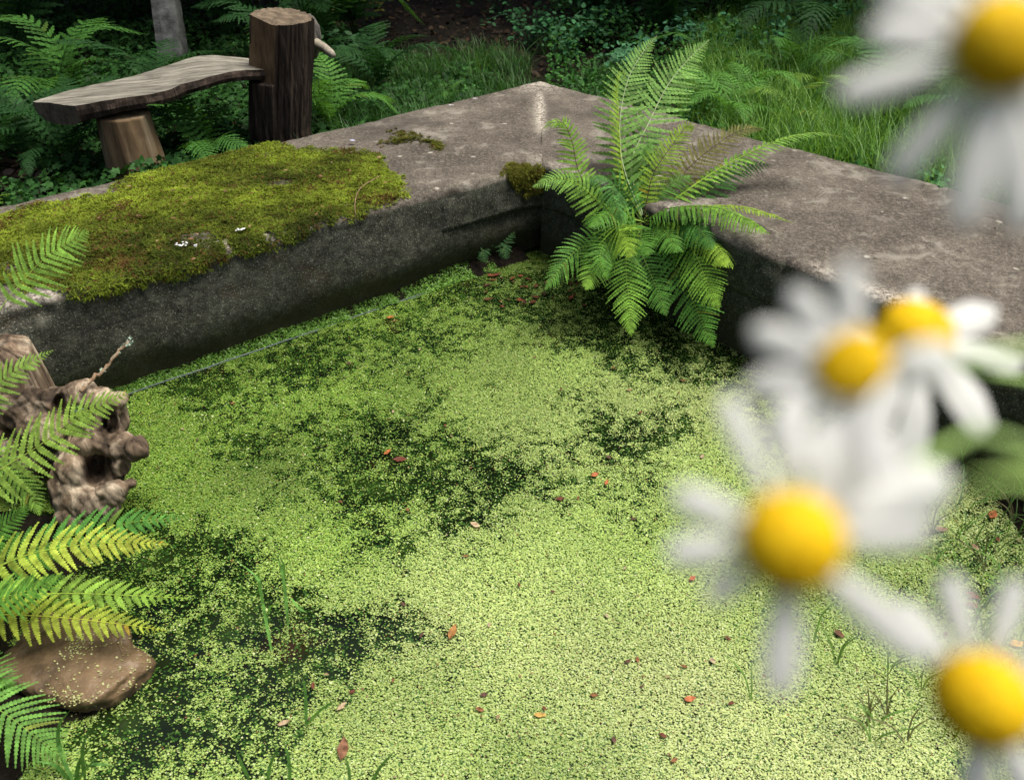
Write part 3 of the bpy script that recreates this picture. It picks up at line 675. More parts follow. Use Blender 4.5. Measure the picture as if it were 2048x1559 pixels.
fern_plant('fern', at_d(-190, 1260, 1.72), 'yellow-green fern with long flat fronds above the brown rock on the left', [
 lf([(-120, 1200), (0, 1130), (130, 1075), (260, 1045), (378, 1032)], 1.78, 66, 'mix', (.085, .24, .045), **kw),
 lf([(-140, 1200), (-20, 1140), (80, 1102), (210, 1085), (338, 1088)], 1.70, 72, 'mix', (.27, .40, .05), tipcol=(.38, .42, .06), **kw),
 lf([(-150, 1210), (0, 1192), (130, 1186), (260, 1190), (374, 1196)], 1.66, 56, 'mix', (.22, .38, .055), **kw),
 lf([(-150, 1225), (0, 1228), (120, 1234), (230, 1246), (334, 1260)], 1.62, 58, 'mix', (.27, .34, .04), **kw),
 lf([(-150, 1240), (-60, 1215), (30, 1190), (130, 1150)], 1.58, 60, 'mix', G_MID, **kw),
 lf([(-150, 1190), (-60, 1110), (10, 1050), (60, 1010)], 1.80, 60, 'mix', G_MID, **kw)])
fern_plant('fern', at_d(-160, 1480, 1.5), 'dark green fern frond at the bottom left corner below the rock', [
 lf([(-160, 1380), (-60, 1395), (0, 1420), (65, 1468), (132, 1520)], 1.46, 90, 'mix', (.12, .27, .05), **kw),
 lf([(-160, 1360), (-90, 1340), (-30, 1345), (30, 1375)], 1.50, 70, 'mix', G_MID, **kw)])
# seedling ferns in the wall corner
def sdl(x, y, d, label):
    cc = (.05, .13, .045)
    fern_plant('seedling_fern', at_d(x, y, d), label, [
     lf([(x, y), (x - 12, y - 25), (x - 30, y - 40)], d, 16, 'cam', cc, pairs=9, pinn=4),
     lf([(x, y), (x + 12, y - 30), (x + 26, y - 42)], d, 16, 'cam', cc, pairs=9, pinn=4),
     lf([(x, y), (x + 4, y - 12), (x + 6, y + 12)], d - .03, 15, 'cam', cc, pairs=9, pinn=4)])
sdl(1005, 506, depth_z(1005, 520, .02) - .03, 'tiny fern seedling at the wall foot in the pond corner')
sdl(962, 512, depth_z(962, 530, .02) - .02, 'tinier pale seedling just left of the corner fern seedling')

# generic woodland ferns (shared frond meshes)
def proto_frond(k):
    rr = np.random.default_rng(900 + k)
    P = np.array([[0, 0, 0], [.10, 0, .28 + .05 * rr.uniform()], [.34, .03 * rr.standard_normal(), .50], [.64, .06 * rr.standard_normal(), .52], [.92, .08 * rr.standard_normal(), .36 + .1 * rr.uniform(-1, 1)]])
    mb, st = frond(P, .20, np.array([-.3, 0, 1.]), (1, 1, 1), pairs=26, pinn=8, stalk=.2, droop=.2, seed=900 + k, lod=1)
    Vt = np.vstack(mb.V + st.V); F = mb.F + [[i + mb.n for i in f] for f in st.F]
    return Vt, F, np.clip(np.vstack(mb.c + [x * .8 for x in st.c]), 0, 1.4)
protos = [proto_frond(k) for k in range(4)]
pm = {}
def pmesh(k, col, key):
    if (k, key) not in pm:
        V, F, c = protos[k]; me = bpy.data.meshes.new('frond'); me.from_pydata(V.tolist(), [], F); me.materials.append(M['fern'])
        a = me.attributes.new('Col', 'FLOAT_COLOR', 'POINT'); cc = np.ones((len(V), 4)); cc[:, :3] = c * np.array(col); a.data.foreach_set('color', cc.ravel()); pm[(k, key)] = me
    return pm[(k, key)]
def wood_fern(loc, n, size, label, key, col, group=None, ang0=0, spread=360, lean=0):
    e = empty('woodland_fern', tuple(loc), label, 'fern', group)
    for i in range(n):
        o = bpy.data.objects.new('frond', pmesh(rnd.randrange(4), col, key)); C.objects.link(o); o.parent = e
        a = ang0 + spread * (i + rnd.uniform(-.25, .25)) / n; s = size * rnd.uniform(.75, 1.1)
        o.rotation_euler = (R(rnd.uniform(-12, 12)), R(rnd.uniform(-28, 10) + lean), R(a)); o.scale = (s, s, s)
    return e
wf = [
 (-40, 60, 9, 1.2, 'shaded fern cut by the left edge at the top', 'd'), (170, 20, 9, 1.2, 'tall dim fern at the top edge left of the grey post', 'd'), (400, 40, 9, 1.1, 'dark fern between the grey post and the bench post', 'd'),
 (560, 150, 7, .6, 'dim fern right behind the bench seat end', 'd'), (640, 120, 8, .8, 'dim fern under the broken branch stub', 'm'), (1250, 40, 9, 1.0, 'dark fern at the top edge left of the tall fern tips', 'd'), (1400, 20, 9, 1.0, 'dark fern at the top edge above the tallest fronds', 'd'),
 (1700, 20, 9, 1.1, 'dark fern at the top edge left of the topmost flower', 'd'), (1570, 180, 6, .42, 'green fern in the middle of the right bank', 'm'), (1730, 200, 6, .45, 'fern in the grass below the long petals of the top flower', 'm'), (1440, 275, 6, .4, 'small fern against the back edge of the right wall', 'b'), (150, 330, 7, .45, 'low fern left of the peeled bench leg', 'd'), (1950, 300, 8, .6, 'fern at the right edge behind the blurred petals', 'm'),
 # px u, v of the base, fronds, size, label, colour key
 (150, 235, 8, .62, 'light green woodland fern behind the left half of the log bench', 'm'),
 (60, 330, 7, .5, 'small dim fern under the left end of the log bench', 'd'),
 (330, 250, 7, .55, 'fern showing through the gap beneath the bench seat', 'd'),
 (420, 330, 7, .42, 'low fern between the bench legs just behind the wall', 'm'),
 (655, 265, 8, .5, 'bright green fern right of the bench post behind the wall', 'b'),
 (450, 90, 8, .9, 'dark fern standing behind the bench left of its post', 'd'),
 (720, 95, 9, 1.0, 'tall dim fern in the shade right of the bench post', 'd'),
 (760, 190, 7, .55, 'drooping dim fern at the edge of the bare leaf litter', 'd'),
 (60, 120, 8, 1.0, 'large shaded fern at the far left behind the bench', 'd'),
 (250, 60, 8, 1.0, 'shaded fern beside the grey stone post', 'd'),
 (1330, 95, 8, .8, 'dim fern in the dark undergrowth above the big corner fern', 'd'),
 (1480, 60, 8, .85, 'dim fern at the top of the bank right of centre', 'm'),
 (1620, 110, 7, .7, 'fern near the white flower petals at the upper right', 'd'),
 (1480, 235, 7, .40, 'bright upright fern among grass on the right bank', 'b'),
 (1560, 265, 6, .36, 'yellowish fern among grass on the right bank behind the wall', 'y'),
 (1640, 225, 6, .40, 'pale fern half hidden behind the upper flower petals', 'y'),
 (1400, 190, 6, .42, 'fern directly behind the tall fronds of the corner fern', 'm'),
 (1800, 250, 8, .6, 'fern on the right bank behind the blurred petals', 'm'),
 (900, 215, 5, .2, 'small fern sprig at the back edge of the left wall', 'b'),
 (1180, 60, 7, .7, 'shaded fern far back above the wall corner', 'd'),
 (1900, 120, 8, .9, 'tall fern at the far right behind the top flower', 'd'),
 (580, 40, 7, .9, 'dim fern directly behind the bench post', 'd'),
]
fc = {'b': (.08, .21, .035), 'm': (.05, .145, .025), 'd': (.018, .062, .016), 'y': (.12, .23, .035)}  # background shade is painted into the darker fern colours
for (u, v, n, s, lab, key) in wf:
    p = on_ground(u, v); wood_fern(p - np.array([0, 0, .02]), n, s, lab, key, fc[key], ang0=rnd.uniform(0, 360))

# ------------------------------------------------------------------ log bench
dP = 3.78; axis_p = at_d(560, 250, dP); gb = gz1(axis_p[0], axis_p[1])
bench = empty('log_bench', (float(axis_p[0]), float(axis_p[1]), gb), 'rustic log bench with a wavy plank seat and a tall bark-covered post behind the wall', 'bench')
def ring_log(cx, cy, z0, z1, r0, r1, nz, k, seed, bark=.0, amp=.012):
    th = np.arange(k) * 2 * math.pi / k; zz = np.linspace(z0, z1, nz)
    T, Zz = np.meshgrid(th, zz); r = np.interp(Zz, [z0, z1], [r0, r1])
    q = np.stack([np.cos(T) * 1.0, np.sin(T) * 1.0, Zz * .6], -1).reshape(-1, 3)
    r = r.ravel() * (1 + .05 * fbm(q, 1.3, 2, seed)) + amp * fbm(q * np.array([1, 1, .35]), 9, 4, seed + 3) - amp * 1.1 * (1 - np.abs(fbm(q * np.array([1, 1, .22]), 12, 3, seed + 5))) ** 8
    P = np.stack([cx + r * np.cos(T.ravel()), cy + r * np.sin(T.ravel()), Zz.ravel()], -1); return P
seat_z = .555
# post: bark column, upper part sawn flat towards the seat
k, nz = 120, 80; ztop = float(at_d(560, 8, dP)[2]); z0 = gb - .1
P = ring_log(axis_p[0], axis_p[1], z0, ztop, .142, .137, nz, k, 501, amp=.012)
LEAN = lambda z: .085 * np.clip((z - .3) / .45, 0, 1.2)
rad = np.hypot(P[:, 0] - axis_p[0], P[:, 1] - axis_p[1])
cut_n = nrm(np.array([-.62, -.78, 0])); cut_d = .104
rel = P - np.array([axis_p[0], axis_p[1], 0]); dd = rel @ cut_n; up = P[:, 2] > seat_z - .03
over = up & (dd > cut_d)
P[over] -= cut_n * (dd[over] - cut_d)[:, None]
P[:, 2] += (P[:, 2] > ztop - .002) * ((P[:, 0] - axis_p[0]) * -.12 + (P[:, 1] - axis_p[1]) * .10)
P[:, 0] += LEAN(P[:, 2])
F = grid_faces(nz, k, True); ov = over[F].all(1)
F = F[:, ::-1]
Pc = np.vstack([P, [P[-k:].mean(0)]]); Fl = F.tolist(); cen = len(P)
capf = [[(nz - 1) * k + j, (nz - 1) * k + (j + 1) % k, cen] for j in range(k)]
mi = list(ov.astype(int)) + [2] * k
post = mesh_np('post', Pc, Fl + capf, [M['bark'], M['sawn'], M['sawn_end']], bench, np.ones((len(Pc), 3)), False, mi)
# knot and broken branch on the post's right side
def blob(c, rx, ry, rz, seed, amp=.15, sub=4, scale=3.0):
    bm = bmesh.new(); bmesh.ops.create_icosphere(bm, subdivisions=sub, radius=1); V = np.array([v.co[:] for v in bm.verts]); F = np.array([[v.index for v in f.verts] for f in bm.faces]); bm.free()
    n = fbm(V + seed, scale * .5, 4, seed); V = V * (1 + amp * n)[:, None] * np.array([rx, ry, rz]); return V + np.asarray(c), F
c = at_d(616, 76, dP - .03); V, F = blob(c, .06, .06, .10, 520, .3)
kn = mesh_np('knot', V, F, M['knot'], post, np.ones((len(V), 3)), True)
mb = MB(); Pb = spline([at_d(632, 88, dP - .05), at_d(648, 96, dP - .09), at_d(658, 104, dP - .12), at_d(668, 112, dP - .14)], 10)
mb.tube(Pb, np.array([.027, .025, .023, .022, .021, .02, .02, .019, .017, .010]), 10); mb.build('branch_stub', M['branch'], post, True)
# peeled leg log
dS = 3.42; lx = at_d(252, 250, dS); gl = gz1(lx[0], lx[1]); zt = float(at_d(250, 222, dS)[2])
P = ring_log(lx[0], lx[1], gl - .1, zt, .134, .110, 40, 48, 540, amp=.009); F = grid_faces(40, 48, True)[:, ::-1].tolist()
P = np.vstack([P, [lx[0], lx[1], zt]]); F += [[39 * 48 + j, 39 * 48 + (j + 1) % 48, len(P) - 1] for j in range(48)]
mesh_np('leg', P, F, M['peeled'], bench, np.ones((len(P), 3)), True)
# seat plank: near and far top edges measured, thickness below
near = np.array([at_d(*q) for q in [(148, 212, 3.22), (240, 197, 3.28), (330, 182, 3.36), (400, 157, 3.43), (480, 141, 3.50), (570, 140, 3.60)]])
far = np.array([at_d(*q) for q in [(64, 203, 3.42), (130, 183, 3.50), (240, 157, 3.58), (330, 132, 3.66), (410, 110, 3.74), (545, 122, 3.84)]])
n = 90; nr = spline(near, n); fa = spline(far, n)
wv = fbm(nr, 9, 3, 560)[:, None]; wv2 = fbm(fa, 9, 3, 561)[:, None]
dirw = nrm(nr - fa); nr = nr + dirw * wv * .018; fa = fa + dirw * wv2 * .018
prof = []
m = 14
V = []
thn = np.interp(np.linspace(0, 1, n), [0, .2, .5, 1], [.085, .070, .062, .054])
for j in range(m):
    e = j / (m - 1); p = nr * (1 - e) + fa * e; p[:, 2] += .006 * fbm(p * np.array([.3, 1, 1]), 12, 3, 570) ; V.append(p)
for (e, dz) in [(1.0, .25), (.98, .55), (.85, .9), (.6, 1.0), (.4, 1.0), (.15, .92), (.0, .75), (-.02, .45), (-.01, .2)]:
    p = nr * (1 - e) + fa * e; p[:, 2] -= dz * thn; p += dirw * (.014 * fbm(p, 22, 3, 580))[:, None]; V.append(p)
mm = len(V); Vv = np.stack(V, 1).reshape(-1, 3); F = grid_faces(n, mm, True)
jj = np.tile(np.arange(mm), n - 1); mi = np.where(jj < m - 1, 0, 1).tolist()
F = F.tolist() + [list(range(mm)), [(n - 1) * mm + q for q in range(mm)][::-1]]; mi += [2, 1]
mesh_np('seat', Vv, F, [M['plank'], M['bark'], M['sawn_end']], bench, np.ones((len(Vv), 3)), False, mi)

# grey stone post at the top left
sp0 = on_ground(345, 135); top = at_d(322, -60, float(proj(sp0[None])[2][0]) + .05)
mb = MB(); n = 40
ax = spline([sp0 - np.array([0, 0, .1]), (sp0 + top) / 2 + np.array([.01, 0, 0]), top], n)
sq = [(-.085, -.05), (-.03, -.065), (.07, -.06), (.085, -.045), (.085, .05), (.06, .065), (-.07, .065), (-.085, .05)]
V = np.array([ax[i] + np.array([a * (1 - .15 * i / n), b, 0]) for i in range(n) for a, b in sq]); V += .008 * np.stack([fbm(V, 12, 3, q) for q in (1, 2, 3)], -1)
F = grid_faces(n, 8, True)[:, ::-1].tolist() + [[(n - 1) * 8 + j for j in range(8)]]
so = mesh_np('stone_post', V, F, M['stone'], None, np.ones((len(V), 3)), False, loc=tuple(sp0)); tag(so, 'leaning grey lichened stone post behind the bench at the top left', 'post')

# ------------------------------------------------------------------ driftwood, twig, rock
dW = 2.02; pw = dW / FPX
def remesh(name, lumps, voxel):
    bm = bmesh.new()
    for (c, rx, ry, rz) in lumps:
        mt = Matrix.Translation(Vector(c)) @ Matrix.Diagonal((rx, ry, rz, 1)); bmesh.ops.create_icosphere(bm, subdivisions=3, radius=1, matrix=mt)
    me = bpy.data.meshes.new(name); bm.to_mesh(me); bm.free(); o = bpy.data.objects.new(name, me); C.objects.link(o)
    md = o.modifiers.new('r', 'REMESH'); md.mode = 'VOXEL'; md.voxel_size = voxel
    sm = o.modifiers.new('s', 'SMOOTH'); sm.iterations = 4; sm.factor = .5
    dg = bpy.context.evaluated_depsgraph_get(); ev = o.evaluated_get(dg).to_mesh()
    V = np.array([v.co[:] for v in ev.vertices]); F = [list(p.vertices) for p in ev.polygons]; Nn = np.array([v.normal[:] for v in ev.vertices])
    o.evaluated_get(dg).to_mesh_clear(); bpy.data.objects.remove(o); bpy.data.meshes.remove(me); return V, F, Nn
L_ = [(205, 925, .05, 46, 46), (150, 880, .05, 50, 40), (-20, 830, .05, 80, 80), (60, 820, .02, 55, 50),
 (110, 800, 0, 40, 26), (150, 785, 0, 36, 18), (195, 800, 0, 30, 18), (228, 803, -.01, 22, 14), (236, 840, .0, 14, 36), (205, 850, .02, 22, 36), (90, 860, .0, 55, 45), (60, 910, .05, 55, 55), (130, 900, .02, 40, 40),
 (185, 880, -.02, 40, 30), (235, 890, -.02, 34, 26), (266, 900, -.03, 22, 24), (282, 905, -.03, 10, 14), (150, 945, -.03, 42, 42), (135, 985, -.03, 34, 40), (180, 1000, -.04, 40, 26), (225, 985, -.04, 30, 26), (260, 968, -.03, 16, 11), (240, 930, -.01, 22, 26), (205, 960, .01, 40, 40), (150, 1030, -.03, 40, 24), (215, 1020, -.03, 26, 24)]
lum = [(at_d(u, v, dW + dz), rx * pw, max(rx, ry) * pw * .9, ry * pw * 1.05) for (u, v, dz, rx, ry) in L_]
V, F, Nn = remesh('driftwood', lum, .0042)
u, v, d = proj(V)
V2 = V.copy(); V2 += Nn * (.016 * fbm(V, 13, 4, 600))[:, None]
wq = V + .045 * np.stack([fbm(V, 6, 3, 7 + i) for i in range(3)], -1)
ph = 6.2832 * (V @ np.array([.80, .45, .25]) * 46 + 3.2 * fbm(V, 5.5, 3, 612) + .5 * fbm(V, 30, 2, 613)); crack = (.5 + .5 * np.cos(ph)) ** 5 * np.clip(.55 + .9 * fbm(V, 11, 2, 614), .05, 1) + .8 * (1 - np.clip(np.abs(fbm(wq, 12, 2, 615)) * 6, 0, 1)) ** 2
pit = .5 * np.clip(fbm(V, 13, 3, 640) - .3, 0, 1)
V2 -= Nn * (.0065 * crack + .04 * pit)[:, None]; V2 += Nn * (.0025 * fbm(wq * np.array([1, 1, .3]), 75, 3, 620))[:, None]
V2 += Nn * (.011 * (1 - np.abs(fbm(wq * np.array([1, 1, .45]), 26, 3, 625)) * 2) * (.5 + .5 * vn(V, 9, 626)))[:, None]
hollow = sstep(.15, -.35, fbm(V, 13, 4, 600))
dcol = (1 - .6 * hollow)[:, None] * np.clip(1.25 - .8 * crack - 1.6 * pit, .15, 1.3)[:, None] * np.array([1, .97, .92])  # colour darkens in hollows, cracks and pits
view = nrm(V - CO)
front = ((Nn * view).sum(1) < .1)
def hole(hu, hv, ru, rv, depth, pw_=2):
    q = ((u - hu) / ru) ** 2 + ((v - hv) / rv) ** 2
    return np.exp(-q ** pw_) * depth * front
V2 += view * (hole(192, 940, 22, 32, .075) + hole(222, 850, 14, 30, .05) + hole(118, 808, 13, 20, .06) + hole(150, 870, 20, 16, .05) + hole(30, 700, 4, 46, .03) + hole(60, 690, 2.5, 40, .02) + hole(85, 900, 26, 14, .05) + hole(246, 940, 8, 14, .03))[:, None]
base_d = at_d(120, 1030, dW)
dr = empty('driftwood_stump', tuple(base_d), 'gnarled pale brown driftwood root with hollows at the left edge of the pond', 'driftwood')
mesh_np('root', V2, F, M['drift'], dr, dcol, True)
kk, nn_ = 150, 60; th = np.arange(kk) * 2 * math.pi / kk; cs = at_d(2, 780, dW + .06); zt_ = float(at_d(40, 652, dW + .02)[2]); zz = np.linspace(cs[2] - .12, zt_, nn_)
T_, Z_ = np.meshgrid(th, zz); ee = (Z_ - zz[0]) / (zt_ - zz[0]); ct, st_ = np.cos(T_), np.sin(T_)
qq = np.stack([ct, st_, Z_ * 1.5], -1).reshape(-1, 3); wob = fbm(qq, 2.0, 3, 660).reshape(T_.shape)
gr_ = (1 - np.clip(np.abs(fbm(np.stack([ct * 1.0, st_ * 1.0, Z_ * .5 + .06 * wob], -1).reshape(-1, 3), 7, 3, 665)) * 2.2, 0, 1)).reshape(T_.shape) ** 4
r_ = .118 * (np.abs(ct) ** 3 + np.abs(st_) ** 3) ** (-1 / 3) * (1.0 - .10 * ee ** 2 + .10 * wob) - .022 * gr_ + .004 * fbm(qq * np.array([1, 1, .3]), 26, 3, 667).reshape(T_.shape)
r_ = r_ * np.clip(1 - .35 * sstep(.90, 1.0, ee), 0, 1)
Vs_ = np.stack([cs[0] + r_ * ct, cs[1] + r_ * st_ * .8, Z_ + .02 * wob * ee - .012 * (ct * .5 + 1) * ee], -1).reshape(-1, 3)
Fs_ = grid_faces(nn_, kk, True)[:, ::-1].tolist() + [[(nn_ - 1) * kk + j for j in range(kk)]]
cc_ = np.clip(1.15 - .95 * gr_.reshape(-1, 1), .1, 1.3) * np.array([1.1, 1.06, 1.0])
mesh_np('cut_stump', Vs_, Fs_, M['drift'], dr, cc_, True)
mb = MB(); Pt = spline([at_d(162, 782, 1.98), at_d(182, 760, 2.0), at_d(205, 742, 2.02), at_d(225, 718, 2.03), at_d(240, 700, 2.04), at_d(258, 684, 2.05)], 24)
Pt += .0015 * rng.standard_normal(Pt.shape); mb.tube(Pt, np.linspace(.0055, .0038, 24) * (1 + .15 * rng.standard_normal(24)), 7)
tw = empty('twig', tuple(at_d(162, 782, 1.98)), 'slender lichen-tipped twig leaning up against the dark left wall', 'twig')
mb.build('stick', M['twig'], tw, True)
mb = MB()
for (i, r, k) in [(23, .009, 26), (21, .006, 12), (18, .004, 5), (10, .004, 4), (1, .005, 5)]:
    for q in range(k):
        p = Pt[i] + r * .6 * rng.standard_normal(3); a = nrm(rng.standard_normal(3)); b = nrm(np.cross(a, rng.standard_normal(3))); s = .003 + .003 * rng.uniform()
        mb.add([p - a * s, p + b * s, p + a * s * 1.1, p - b * s], [[0, 1, 2, 3]])
mb.build('lichen', M['lichen'], tw)['kind'] = 'stuff'
c = at_z(155, 1335, .015); V, F = blob(c, .165, .105, .085, 640, .42, 5, 2.6)
V[:, 2] = np.where(V[:, 2] > c[2] + .045, c[2] + .045 + (V[:, 2] - c[2] - .045) * .15, V[:, 2])
ang = R(-14); q = V - c; V[:, 0] = c[0] + q[:, 0] * math.cos(ang) - q[:, 1] * math.sin(ang); V[:, 1] = c[1] + q[:, 0] * math.sin(ang) + q[:, 1] * math.cos(ang)
V += .010 * np.stack([fbm(V, 16, 4, 650 + i) for i in range(3)], -1)
rk = mesh_np('rock', V, F, M['rock'], None, np.ones((len(V), 3)), True, loc=tuple(c)); tag(rk, 'flat-topped wet brown rock half sunk at the lower left of the pond', 'rock')
# duckweed stranded on the rock's right half
tri = np.array(F); cen = V[tri].mean(1); nn = np.cross(V[tri[:, 1]] - V[tri[:, 0]], V[tri[:, 2]] - V[tri[:, 0]]); nz_ = nrm(nn)[:, 2]
def nrm_p(k):
    w = .02 + np.clip(fbm(cen[k], 14, 3, 655), 0, 1) ** 1.5; return w / w.sum()
ok = np.where((nz_ > .5) & (cen[:, 2] > .0) & (cen[:, 0] > c[0] - .02))[0]; sel = rng.choice(ok, 420, p=nrm_p(ok))
Pp = cen[sel] + .004 * rng.standard_normal((420, 3)) * np.array([1, 1, 0]); Pp[:, 2] += .002
o = fronds_mesh('stranded_weed', Pp, np.full(420, .0019), np.array([.36, .38, .16]) * rng.uniform(.6, 1.2, (420, 1)), M['weed'], .3); tag(o, 'specks of stranded duckweed on the brown rock', 'duckweed', kind='stuff')

# ------------------------------------------------------------------ unseen trees added, crowns shaped to shade the undergrowth
def tree(x, y, h, cx, cy_, cz, rad, rz, seed, label, nleaf=7500):
    rr = np.random.default_rng(seed); z = gz1(x, y)
    e = empty('shade_tree', (x, y, z), label, 'tree', 'unseen trees added to shade the undergrowth')
    mb = MB(); mb.tube(spline([[x, y, z - .2], [x + .1, y, z + h * .4], [x, y + .1, z + h]], 16), np.linspace(.22, .07, 16), 10)
    for k in range(7):
        a = rr.uniform(0, 6.28); s = np.array([x, y, z + h * rr.uniform(.45, .8)]); t = np.array([cx + rad * .7 * math.cos(a), cy_ + rad * .7 * math.sin(a), cz + rr.uniform(-.3, .8) * rz])
        mb.tube(spline([s, (s + t) / 2 + [0, 0, .2], t], 8), np.linspace(.06, .015, 8), 6)
    mb.build('trunk', M['bark'], e, True)
    q = nrm(rr.standard_normal((nleaf, 3))) * (rr.uniform(.1, 1, (nleaf, 1)) ** .45); cl = .75 + .35 * fbm(q, 2.2, 3, seed)
    P = np.array([cx, cy_, cz]) + q * np.array([rad, rad, rz]) * cl[:, None]
    A = nrm(rr.standard_normal((nleaf, 3)) + np.array([0, 0, .0])); B = nrm(np.cross(A, rr.standard_normal((nleaf, 3)) * .6 + np.array([0, 0, 1.]))); s = (.14 if rz < 3 else .26) * np.exp(.3 * rr.standard_normal(nleaf))[:, None]
    V = np.stack([P - A * s, P + B * s * .5, P + A * s * 1.1, P - B * s * .5], 1).reshape(-1, 3)
    c = np.array([.04, .10, .02]) * rr.uniform(.6, 1.4, (nleaf, 1))
    mesh_np('crown', V, np.arange(nleaf * 4).reshape(-1, 4), M['leaf'], e, np.repeat(c, 4, 0))
TL = 'tall unseen tree added behind the undergrowth to shade it'
for i, (x, y, h, cx, cy_, cz, rad, rz) in enumerate([(-5.2, 10.5, 5.5, -4.2, 8.2, 4.3, 3.2, 1.5), (-1.6, 10.8, 6, -1.0, 8.2, 4.3, 3.2, 1.5), (2.6, 10.8, 6, 2.4, 9.1, 4.4, 3.2, 1.5), (6.6, 10.8, 6, 5.8, 9.4, 4.6, 3.4, 1.6), (-8.4, 8.6, 5.5, -7.2, 8.2, 4.2, 2.8, 1.4), (-5.8, 7.6, 5.5, -2.4, 7.0, 4.6, 2.5, 1.1), (5.6, 7.6, 5.5, 3.6, 7.6, 4.6, 2.6, 1.2),
        (-7, 13.5, 11, -7, 13, 8, 4.6, 5), (-2.2, 14.5, 12, -2.2, 13.6, 8.5, 4.6, 5.5), (3.2, 14.5, 12, 3.2, 13.6, 8.5, 4.6, 5.5), (8.2, 13.5, 11, 8.2, 13, 8, 4.6, 5), (-9.5, 6, 11, -9, 6, 7.5, 4.4, 5), (0.6, 17.5, 14, .6, 17, 10, 5.5, 8)]):
    tree(x, y, h, cx, cy_, cz, rad, rz, 700 + i, TL)

# ------------------------------------------------------------------ undergrowth (nobody could count it)
def leaf_cloud(name, P, size, col, outline, label, cat, tilt=.5, mat='leaf', seed=1, face=None):
    """scatter one leaf outline (k,2) at points P"""
    rr = np.random.default_rng(seed); n = len(P); k = len(outline); O = np.asarray(outline, float)
    Nn = nrm(rr.standard_normal((n, 3)) * tilt + np.array([0, -.25, 1.])); A = nrm(np.cross(Nn, rr.standard_normal((n, 3)))); B = np.cross(Nn, A)
    s = np.asarray(size)[:, None, None]; r2 = (O ** 2).sum(1)[None, :, None]
    V = P[:, None, :] + s * (A[:, None] * O[None, :, 0:1] + B[:, None] * O[None, :, 1:2]) - s * Nn[:, None] * r2 * .12
    o = mesh_np(name, V.reshape(-1, 3), np.arange(n * k).reshape(n, k), M[mat], None, np.repeat(col, k, 0)); return tag(o, label, cat, kind='stuff')
IVY = [(-.5, 0), (-.42, .38), (-.1, .28), (.12, .52), (.22, .2), (.72, 0), (.22, -.2), (.12, -.52), (-.1, -.28), (-.42, -.38)]
OVAL = [(-.5, 0), (-.3, .26), (.05, .36), (.4, .22), (.66, 0), (.4, -.22), (.05, -.36), (-.3, -.26)]
def scatter(n, polys, seed, clump=3.0, thr=-.1):
    rr = np.random.default_rng(seed); out = []
    for poly in polys:
        us = [p[0] for p in poly]; vs = [p[1] for p in poly]
        w0 = [at_z(u, v, .2) for u, v in poly]; xs = [p[0] for p in w0]; ys = [p[1] for p in w0]
        wp = [(p[0], p[1]) for p in w0]
        P = np.stack([rr.uniform(min(xs), max(xs), n), rr.uniform(min(ys), max(ys), n), np.zeros(n)], -1)
        # more where it shows larger: thin out with distance
        k = in_poly(P[:, 0], P[:, 1], wp) & (fbm(P, clump, 3, seed) > thr) & (rr.uniform(0, 1, n) < np.clip(5.0 / P[:, 1], .25, 1) ** 1.5)
        P = P[k]; P[:, 2] = gz(P[:, 0], P[:, 1]); out.append(P)
    return np.vstack(out)
oL = [(p[0], p[1]) for p in (lo, oc)]
def outside(P, margin=.02):
    """behind the outer wall edges"""
    a = (P[:, :2] - oc[:2]) @ inL[:2] < -margin; b = (P[:, :2] - oc[:2]) @ inR[:2] < -margin
    return a | b
P = scatter(75000, [[(-250, 520), (-250, 60), (400, 20), (640, 60), (800, 130), (1000, 175), (1090, 250), (500, 400)]], 801, 2.2, -.45); P = P[outside(P)]
rr = np.random.default_rng(5); n = len(P); P[:, 2] += rr.uniform(.01, .13, n) * np.clip(.7 + fbm(P, 2, 2, 4), .2, 1.5)
t = rr.uniform(0, 1, (n, 1)); c = np.array([.008, .032, .008]) * (1 - t) + np.array([.034, .105, .022]) * t
leaf_cloud('ivy', P, rr.uniform(.018, .042, n), c, IVY, 'dark green ivy covering the ground around and beneath the bench', 'ivy', .55, seed=6); print('ivy', n)
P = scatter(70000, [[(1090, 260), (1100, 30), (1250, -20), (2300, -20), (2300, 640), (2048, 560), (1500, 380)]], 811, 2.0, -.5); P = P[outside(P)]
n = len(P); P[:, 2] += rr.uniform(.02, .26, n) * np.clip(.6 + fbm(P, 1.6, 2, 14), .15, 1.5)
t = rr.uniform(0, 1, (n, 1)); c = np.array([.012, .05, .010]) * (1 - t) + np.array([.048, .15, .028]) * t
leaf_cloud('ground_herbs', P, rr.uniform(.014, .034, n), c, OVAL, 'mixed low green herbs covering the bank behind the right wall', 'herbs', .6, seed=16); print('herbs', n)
P = scatter(26000, [[(-300, 560), (-300, -10), (2300, -10), (2300, 450), (1080, 160), (500, 300)]], 821, 3.0, -.5); P = P[outside(P)]
n = len(P); P[:, 2] += .008 + rr.uniform(0, .02, n)
t = rr.uniform(0, 1, (n, 1)) ** 1.6; c = np.array([.006, .004, .003]) * (1 - t) + np.array([.05, .03, .016]) * t
leaf_cloud('leaf_litter', P, rr.uniform(.018, .045, n), c, OVAL, 'brown dead leaves littering the dark ground behind the wall', 'leaf litter', .35, 'litter', seed=26); print('litter', n)

